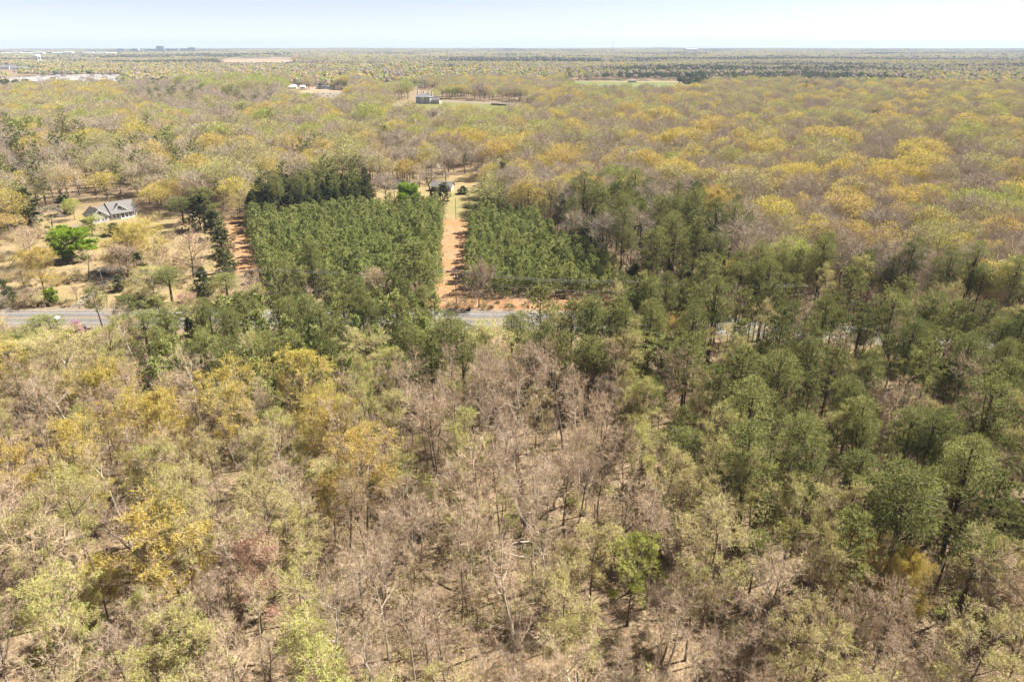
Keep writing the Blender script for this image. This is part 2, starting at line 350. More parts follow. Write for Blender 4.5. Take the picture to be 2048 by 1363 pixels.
def protos(kind, q):
    """list of (trunk mesh, crown mesh, H, CW) forms of a kind"""
    out = []
    def dec(seed, H, CW, **k): out.append((deciduous(seed, H, CW, q=q, **k), H, CW))
    def con(seed, H, CW, **k): out.append((conifer(seed, H, CW, **k), H, CW))
    hi = q > .6
    if kind == 'bare_tree':
        if hi:
            dec(1, 19, 6.2, first=.54, n1=11, wander=.05); dec(2, 20, 6.6, first=.6, n1=10, wander=.08, bark='bark_pale'); dec(3, 18, 5.6, first=.48, n1=11, wander=.05)
            dec(4, 18, 10, first=.36, n1=11, spread=1.12, bark='bark_pale'); dec(5, 17, 11, first=.3, n1=12, spread=1.15, bark='bark_pale'); dec(6, 15, 8, first=.4, n1=10, wander=.14, lean=.12); dec(7, 14, 14, first=.2, n1=24, spread=1.15, r0=.25, tw=1.8); dec(8, 14, 13, first=.24, n1=22, spread=1.1, r0=.28, tw=1.8)
        else:
            dec(1, 18, 9, first=.35); dec(2, 18, 10, first=.3, spread=1.1); dec(3, 18, 8, first=.4)
    elif kind == 'budding_tree':
        k = dict(leaf='bud', nleaf=2.3 if hi else 2.2, lsize=.08 if hi else .34)
        dec(11, 19, 6.8, first=.52, n1=11, **k); dec(12, 19, 8.5, first=.44, n1=11, spread=1.05, **k); dec(13, 18, 6.2, first=.5, wander=.08, **k)
        if hi: dec(14, 17, 12, first=.14, n1=20, spread=.95, bark='bark_pale', r0=.24, tw=1.4, **k)
    elif kind == 'golden_tree':
        k = dict(leaf='gold', nleaf=2.8 if hi else 2.6, lsize=.11 if hi else .42)
        dec(21, 18, 11, first=.36, n1=12, spread=1.1, **k); dec(22, 18, 13, first=.3, n1=12, spread=1.2, **k); dec(23, 18, 10, first=.36, n1=11, spread=1.1, **k)
        if hi: k = dict(leaf='gold', nleaf=5.5, lsize=.085, tw=1.3); dec(24, 14, 14, first=.2, n1=22, spread=1.15, r0=.26, **k); dec(25, 15, 16, first=.25, n1=24, spread=1.2, r0=.3, **k)
    elif kind == 'green_tree':
        k = dict(leaf='green', nleaf=4.4 if hi else 2.8, lsize=.095 if hi else .44)
        dec(31, 18, 9, first=.34, n1=12, spread=1.05, **k); dec(32, 18, 11, first=.3, n1=12, spread=1.15, **k)
    elif kind == 'vivid_tree':
        k = dict(leaf='vivid', nleaf=9, lsize=.13); dec(35, 10, 9, first=.08, n1=24, spread=1.0, **k); dec(36, 12, 8, first=.1, n1=22, spread=.9, **k)
    elif kind == 'red_tree':
        dec(38, 13, 8, first=.25, n1=13, leaf='red', nleaf=1.1, lsize=.11); dec(39, 7, 8, first=.15, n1=13, leaf='pink', nleaf=1.2, lsize=.11)
    elif kind == 'pine_tree':
        if hi:
            k = dict(power=.55, topw=.34, peak=.35, up=.3)
            con(41, 20, 7.6, base=.46, nb=56, ncl=8, nn=12, nl=.42, nw=.095, **k); con(44, 22, 7.0, base=.56, nb=48, ncl=8, nn=12, nl=.42, nw=.095, ragged=.4, **k); con(45, 19, 7.2, base=.42, nb=58, ncl=8, nn=12, nl=.42, nw=.095, **k)
            for i, (H_, W_, cz, ch) in enumerate(((20, 6.8, .76, .26), (21, 7.4, .77, .24), (19, 6.4, .74, .28))):
                out.append((dome(420+i, H_, W_, 'pine', 300, 5, lsize=.40, nblob=[17, 19, 16][i], cz=cz, ch=ch, bark='bark_pine', tf=.93, low=-.8, bs=.95), H_, W_))
        else:
            for i, (a, b) in enumerate(((20, 7), (21, 6.4), (19, 7.4))): con(46+i, a, b+1.4, base=.4, nb=28, ncl=4, nn=5, nl=.8, nw=.40, power=.55, topw=.34, peak=.35, up=.3)
    elif kind == 'young_pine':
        for i in range(4): con(51+i, 9, 4.8+.35*i, base=.05, nb=50, ncl=4, nn=8, leaf='young', nl=.46, nw=.13, peak=.25, power=.7, topw=.16, up=.4, r0=.09, ragged=.38)
    elif kind == 'cedar_tree':
        for i in range(3): con(61+i, 11, 5.4+.5*i, base=.04, nb=70 if hi else 36, ncl=6 if hi else 4, nn=9 if hi else 6, leaf='cedar', nl=.5 if hi else .85, nw=.19 if hi else .5, peak=.2, power=.6, topw=.15, up=.4, ragged=.2, r0=.13)
    if not hi:
        dm = dict(bare_tree=(None, 0, 62, .3), budding_tree=('bud', 95, 40, .27), golden_tree=('gold', 135, 24, .28), green_tree=('green', 140, 18, .28)).get(kind)
        if dm:
            out = []
            for i, (H, W_, cz, ch) in enumerate(((18, 14, .60, .38), (17, 17, .62, .36), (19, 12, .58, .42), (16, 15, .58, .40), (18, 20, .64, .34))):
                if kind == 'bare_tree' and i == 4: H, W_ = 19, 15
                out.append((dome(300+len(kind)*10+i, H, W_, *dm, nblob=[15, 18, 12, 15, 21][i], cz=cz, ch=ch), H, W_))
    res = []
    for i, ((T, C, mt, mc), H, CW) in enumerate(out):
        res.append((T.mesh(kind+'_trunk', mt), C.mesh(kind+'_crown', mc), H, CW, (T, C, mt, mc)))
    return res
def joined(name, T, C, mt, mc):
    J = MB(); J.v = T.v + C.v; J.tint = T.tint + C.tint; J.n = T.n + C.n; k = len(mt)
    J.t = list(T.t) + [(a+T.n, m+k) for a, m in C.t]; J.q = list(T.q) + [(a+T.n, m+k) for a, m in C.q]
    return J.mesh(name, mt+mc)

KINDS = ['bare_tree', 'budding_tree', 'golden_tree', 'green_tree', 'pine_tree', 'young_pine', 'cedar_tree', 'vivid_tree', 'red_tree']
PH = {k: protos(k, 1.0) for k in KINDS}
PM = {k: protos(k, 0.4) for k in ['bare_tree', 'budding_tree', 'golden_tree', 'green_tree', 'pine_tree', 'cedar_tree']}

# scattered stuff by geometry nodes -------------------------------------------------
def scatter(name, meshes, pts, rots, scl, idx, label, kindcat=None):
    pc = bpy.data.collections.new(name + '_forms')
    for i, me in enumerate(meshes):
        o = bpy.data.objects.new('%s_form_%03d' % (name, i), me); pc.objects.link(o)
    me = bpy.data.meshes.new(name); pts = np.asarray(pts, float)
    me.vertices.add(len(pts)); me.vertices.foreach_set('co', pts.ravel())
    me.attributes.new('rot', 'FLOAT_VECTOR', 'POINT').data.foreach_set('vector', np.asarray(rots, np.float32).ravel())
    me.attributes.new('scl', 'FLOAT_VECTOR', 'POINT').data.foreach_set('vector', np.asarray(scl, np.float32).ravel())
    me.attributes.new('idx', 'INT', 'POINT').data.foreach_set('value', np.asarray(idx, np.int32))
    me.update()
    o = link(name, me)
    ng = bpy.data.node_groups.new(name + '_nodes', 'GeometryNodeTree')
    ng.interface.new_socket('Geometry', in_out='INPUT', socket_type='NodeSocketGeometry'); ng.interface.new_socket('Geometry', in_out='OUTPUT', socket_type='NodeSocketGeometry')
    gi = ng.nodes.new('NodeGroupInput'); go = ng.nodes.new('NodeGroupOutput')
    ip = ng.nodes.new('GeometryNodeInstanceOnPoints'); ci = ng.nodes.new('GeometryNodeCollectionInfo')
    ci.inputs['Collection'].default_value = pc; ci.inputs['Separate Children'].default_value = True; ci.inputs['Reset Children'].default_value = True
    def na(n, t):
        a = ng.nodes.new('GeometryNodeInputNamedAttribute'); a.data_type = t; a.inputs[0].default_value = n; return a.outputs[0]
    ip.inputs['Pick Instance'].default_value = True
    er = ng.nodes.new('FunctionNodeEulerToRotation')
    ng.links.new(gi.outputs[0], ip.inputs['Points']); ng.links.new(ci.outputs[0], ip.inputs['Instance'])
    ng.links.new(na('idx', 'INT'), ip.inputs['Instance Index']); ng.links.new(na('rot', 'FLOAT_VECTOR'), er.inputs[0]); ng.links.new(er.outputs[0], ip.inputs['Rotation'])
    ng.links.new(na('scl', 'FLOAT_VECTOR'), ip.inputs['Scale']); ng.links.new(ip.outputs[0], go.inputs[0])
    md = o.modifiers.new('scatter', 'NODES'); md.node_group = ng
    tag(o, label, None, None, 'stuff')
    return o

# ------------------------------------------------------------------ ground and sheets
def structure(name, me):
    o = link(name, me); o['kind'] = 'structure'; return o
M['litter'] = ground_mat('leaf_litter', [(0.245, 0.175, 0.11), (0.185, 0.145, 0.075), (0.30, 0.22, 0.145)], 0.03, 0.35, 0.15)
M['drygrass'] = ground_mat('dry_grass', [(0.29, 0.22, 0.105), (0.22, 0.18, 0.075), (0.34, 0.255, 0.15)], 0.05, 0.25, 0.1)
M['clay'] = ground_mat('red_clay', [(0.34, 0.205, 0.105), (0.35, 0.245, 0.15), (0.31, 0.165, 0.075)], 0.08, 0.4, 0.1)
M['pale_grass'] = ground_mat('pale_grass', [(0.25, 0.215, 0.095), (0.30, 0.235, 0.115), (0.20, 0.19, 0.075)], 0.08, 0.3)
M['lawn'] = ground_mat('lawn_grass', [(0.17, 0.165, 0.055), (0.22, 0.19, 0.075), (0.14, 0.155, 0.05)], 0.02, 0.15)
M['field'] = ground_mat('meadow_grass', [(0.14, 0.175, 0.06), (0.16, 0.185, 0.06), (0.18, 0.175, 0.07)], 0.01, 0.05)
M['asphalt'] = ground_mat('worn_asphalt', [(0.165, 0.156, 0.150), (0.195, 0.183, 0.175), (0.145, 0.136, 0.13)], 0.06, 0.5)
M['gravel'] = ground_mat('pale_gravel', [(0.23, 0.195, 0.155), (0.27, 0.23, 0.185), (0.20, 0.165, 0.125)], 0.2, 1.0)
M['sand'] = ground_mat('bare_earth', [(0.34, 0.245, 0.16), (0.38, 0.29, 0.20), (0.30, 0.205, 0.13)], 0.01, 0.05)
M['paint_white'] = plain('road_paint_white', (0.36, 0.35, 0.33), .7, .3, .8); M['paint_yellow'] = plain('road_paint_yellow', (0.36, 0.25, 0.09), .7, .3, .8)

RMAX = 12500.0
def ground_mesh():
    rs = [0, 40, 80, 130, 200, 300, 450, 650, 900, 1200, 1500, 1800] + list(np.geomspace(1900, RMAX, 90)); na = 240
    v = [(0, 0, 0)]; f = []
    for r in rs[1:]:
        for a in range(na):
            th = 2*math.pi*a/na; x, y = r*math.sin(th), r*math.cos(th); v.append((x, y, terrain(x, y)))
    mb = MB(); q = []; t = []
    for a in range(na): t.append((0, 1+(a+1) % na, 1+a))
    for i in range(len(rs)-2):
        for a in range(na):
            b = (a+1) % na; q.append((1+i*na+a, 1+i*na+b, 1+(i+1)*na+b, 1+(i+1)*na+a))
    mb.add(v, tris=t, quads=q); return mb.mesh('ground', [M['litter']], True)
structure('ground', ground_mesh())
def sheet(name, poly, mat, z, rough=1.2, step=4.0, seed=1, hilly=False):
    """flat sheet on the ground whose outline follows photograph points, with an uneven edge"""
    rng = random.Random(seed); pts = [Vector((*G(*p), 0)) for p in poly]; out = []
    for i, a in enumerate(pts):
        b = pts[(i+1) % len(pts)]; L = (b-a).length; n = max(1, int(L/step))
        for k in range(n):
            p = a.lerp(b, k/n); out.append((p.x + rng.uniform(-rough, rough), p.y + rng.uniform(-rough, rough), z + (terrain(p.x, p.y) if hilly else 0)))
    import bmesh
    bm = bmesh.new(); f = bm.faces.new([bm.verts.new(p) for p in out]); bmesh.ops.triangulate(bm, faces=[f])
    me = bpy.data.meshes.new(name); bm.to_mesh(me); bm.free(); me.materials.append(M[mat])
    for p in me.polygons:
        if p.normal.z < 0: p.flip()
    return structure(name, me)
sheet('pasture', [(-260,470),(0,450),(110,420),(300,420),(370,435),(440,440),(470,545),(430,612),(-300,612)], 'drygrass', .010, 1.5)
sheet('pasture_verge', [(-400,655),(75,655),(70,735),(-400,780)], 'lawn', .010, .6)
sheet('clay_strip', [(444,440),(488,430),(522,548),(472,548)], 'clay', .020, .6)
sheet('clay_strip', [(880,440),(944,436),(945,610),(860,612)], 'clay', .020, .5)
sheet('yard', [(735,375),(820,355),(990,345),(1010,400),(935,440),(890,440),(885,415),(740,420)], 'drygrass', .014, 1.5)
sheet('yard_grass', [(897,385),(960,370),(1000,380),(932,432),(895,430)], 'pale_grass', .022, 1.0)
sheet('pasture_green', [(150,449),(290,446),(335,470),(210,486),(140,470)], 'pale_grass', .018, 2.0, 3.0)
sheet('pasture_green', [(60,615),(0,612),(0,585),(50,578),(100,592)], 'pale_grass', .018, 2.0, 3.0)
sheet('clay_bank', [(760,592),(900,604),(1060,590),(1260,596),(1260,622),(1060,618),(880,622),(760,618)], 'clay', .016, .8)
sheet('lawn', [(740,236),(780,208),(860,199),(1010,208),(1095,216),(1150,232),(960,236)], 'lawn', .03, 3)
sheet('meadow', [(690,172),(700,158),(842,157),(842,172)], 'field', .03, 2)
sheet('meadow', [(1100,186),(1130,160),(1440,163),(1400,186)], 'field', .03, 2)
sheet('parking_lot', [(590,206),(625,186),(712,184),(705,206)], 'gravel', .04, 1)
sheet('farm_yard', [(540,190),(560,172),(720,172),(720,186),(620,187)], 'sand', .03, 2)
sheet('farm_track', [(780,208),(880,201),(1030,207),(1120,211),(1120,213),(1030,210),(880,204),(790,213)], 'gravel', .06, .5)
sheet('meadow_track', [(690,158.6),(842,157.8),(842,159.2),(690,160)], 'sand', .05, .5)
sheet('meadow_track', [(1120,161),(1440,164),(1440,165.5),(1120,162.3)], 'sand', .05, .5)
sheet('cleared_site', [(440,126),(455,120.5),(545,119.5),(600,122),(560,127)], 'sand', 2.5, 8, 40, 1, True)
# road along the scene with painted lines
RP = [(-700,642),(-300,638),(0,636),(300,635.5),(600,635.5),(970,638),(1400,650),(1750,668),(2040,688),(2400,716)]
def spline(pts, n=12):
    P = [Vector((*G(*p), 0)) for p in pts]; out = []
    for i in range(len(P)-1):
        p0 = P[max(i-1, 0)]; p1 = P[i]; p2 = P[i+1]; p3 = P[min(i+2, len(P)-1)]
        for k in range(n):
            t = k/n; out.append(0.5*((2*p1)+(p2-p0)*t+(2*p0-5*p1+4*p2-p3)*t*t+(3*p1-p0-3*p2+p3)*t**3))
    out.append(P[-1]); return out
def ribbon(name, path, o0, o1, z, mat, parent=None):
    v = []
    for i, p in enumerate(path):
        d = (path[min(i+1, len(path)-1)]-path[max(i-1, 0)]).normalized(); nr = Vector((-d.y, d.x, 0))
        for o in (o1, o0): v.append(tuple(p+nr*o + Vector((0, 0, z))))
    mb = MB(); mb.add(v, quads=[(2*i, 2*i+1, 2*i+3, 2*i+2) for i in range(len(path)-1)])
    o = link(name, mb.mesh(name, [M[mat]]), parent)
    if not parent: o['kind'] = 'structure'
    return o
ROAD = spline(RP)
ribbon('road_shoulder', ROAD, -8.5, 8.5, .024, 'gravel')
road = ribbon('road', ROAD, -5.6, 5.6, .05, 'asphalt')
for o in (-4.1, 4.1): ribbon('edge_line', ROAD, o-.14, o+.14, .056, 'paint_white', road)
for o in (-.2, .2): ribbon('centre_line', ROAD, o-.1, o+.1, .056, 'paint_yellow', road)
ribbon('dirt_drive', spline([(100,621),(150,612),(172,598),(190,581),(215,560),(235,548)]), -1.9, 1.9, .045, 'gravel')
ribbon('gravel_drive', spline([(-260,520),(-60,512),(0,506),(60,500),(105,491),(130,470),(150,452),(185,444)]), -2.2, 2.2, .040, 'gravel')
RXY = np.array([(p.x, p.y) for p in ROAD])

# ------------------------------------------------------------------ which ground stays open, what grows where
OPEN = [  # pieces of the photograph where ground or a building shows: no tree may reach into them
    [(0,600),(185,600),(208,645),(190,662),(70,668),(60,696),(0,700)],
    [(850,610),(1078,608),(1078,634),(990,636),(930,643),(850,628)],
    [(925,594),(1060,590),(1225,592),(1222,614),(1085,618),(985,612)],
    [(432,446),(500,436),(535,552),(455,552)],
    [(893,400),(955,372),(955,440),(950,560),(935,606),(868,606)],
    [(155,395),(285,395),(360,425),(372,470),(300,480),(120,470),(150,440)],
    [(0,560),(190,560),(190,620),(0,620)],[(0,500),(120,480),(120,500),(60,540),(0,540)],[(180,510),(440,500),(450,560),(340,600),(190,600)],
    [(895,362),(958,352),(975,372),(960,395),(893,395)], [(740,382),(895,372),(895,402),(740,408)],
    [(775,203),(822,198),(830,180),(880,180),(885,198),(1010,204),(1090,214),(1000,223),(840,222),(775,215)],
    [(572,170),(612,170),(612,180),(690,180),(706,186),(690,200),(618,200),(600,190),(572,188)], [(628,168),(672,168),(672,182),(628,182)],
    [(742,159),(836,157.5),(836,170),(742,171)], [(1135,161),(1425,163),(1400,175),(1150,178)],
    [(975,556),(1245,574),(1250,600),(1225,616),(985,606)], [(905,540),(920,540),(920,600),(905,600)],
    [(430,116),(600,116),(600,126),(430,127)],
]
ZONES = [  # (canopy outline in the photograph, tree mix)
    ('cedars', [(505,356),(600,342),(745,336),(745,425),(480,430)], dict(cedar_tree=.85, pine_tree=.15)),
    ('right stand', [(1050,400),(1220,400),(1300,395),(1480,405),(1500,545),(1300,560),(1200,520),(1100,450)], dict(pine_tree=.72, cedar_tree=.12, bare_tree=.16)),
    ('left belt', [(430,575),(505,545),(500,500),(745,510),(770,570),(880,612),(890,700),(860,745),(640,780),(480,770),(300,740),(290,640),(430,640)], dict(young_pine=.5, pine_tree=.44, budding_tree=.05, bare_tree=.01)),
    ('left mix', [(170,570),(430,560),(430,640),(290,640),(300,740),(170,690)], dict(pine_tree=.55, budding_tree=.25, bare_tree=.12, cedar_tree=.08)),
    ('middle belt', [(880,630),(1300,600),(1310,720),(1200,740),(860,745)], dict(pine_tree=.6, budding_tree=.3, bare_tree=.1)),
    ('right belt', [(1240,560),(1480,550),(1640,525),(1800,545),(2060,575),(2400,600),(2400,1130),(1830,1130),(1640,960),(1480,860),(1380,760),(1290,720)], dict(pine_tree=.84, budding_tree=.09, bare_tree=.07)),
    ('right mix', [(1290,720),(1380,760),(1480,860),(1640,960),(1830,1130),(1700,1200),(1500,1120),(1330,1040),(1220,900)], dict(pine_tree=.34, budding_tree=.40, bare_tree=.22, green_tree=.04)),
    ('right front', [(1120,1040),(1330,1040),(1500,1120),(1700,1200),(2400,1130),(2400,1700),(1060,1700)], dict(bare_tree=.52, budding_tree=.38, green_tree=.04, golden_tree=.06)),
    ('left front', [(-400,740),(440,740),(760,800),(760,1000),(0,1000),(-400,1000)], dict(bare_tree=.50, budding_tree=.36, golden_tree=.14)),
    ('centre stems', [(540,800),(1300,760),(1330,1040),(1060,1120),(540,1080)], dict(bare_tree=.84, budding_tree=.16)),
    ('front', [(-600,720),(2600,720),(2600,2600),(-600,2600)], dict(bare_tree=.66, budding_tree=.31, golden_tree=.03)),
    ('left dark edge', [(-300,250),(300,270),(420,330),(420,430),(-300,440)], dict(pine_tree=.34, bare_tree=.34, golden_tree=.13, budding_tree=.10, cedar_tree=.09)),
    ('green hill', [(330,130),(640,140),(600,175),(480,190),(360,175)], dict(green_tree=.55, budding_tree=.30, bare_tree=.15)),
    ('grey wood', [(250,175),(560,165),(560,215),(250,225)], dict(bare_tree=.7, pine_tree=.18, budding_tree=.12)),
    ('bright belt', [(-300,205),(760,215),(1140,225),(1140,290),(700,300),(-300,270)], dict(budding_tree=.40, bare_tree=.30, green_tree=.10, golden_tree=.18, pine_tree=.02)),
    ('brown wood', [(560,270),(1000,300),(1000,360),(560,370)], dict(bare_tree=.62, golden_tree=.2, budding_tree=.14, pine_tree=.04)),
    ('golden slope', [(1000,255),(1480,250),(2400,300),(2400,560),(1500,560),(1480,400),(1000,400)], dict(golden_tree=.30, bare_tree=.42, budding_tree=.18, green_tree=.08, pine_tree=.02)),
    ('rest', [(-4000,-200),(6000,-200),(6000,3000),(-4000,3000)], dict(bare_tree=.47, golden_tree=.10, budding_tree=.30, green_tree=.09, pine_tree=.04)),
]
PLANT = [[(494,452),(600,440),(888,428),(880,604),(700,600),(530,575)], [(942,440),(1010,430),(1070,450),(1120,500),(1215,550),(1250,595),(1000,594),(938,590)]]
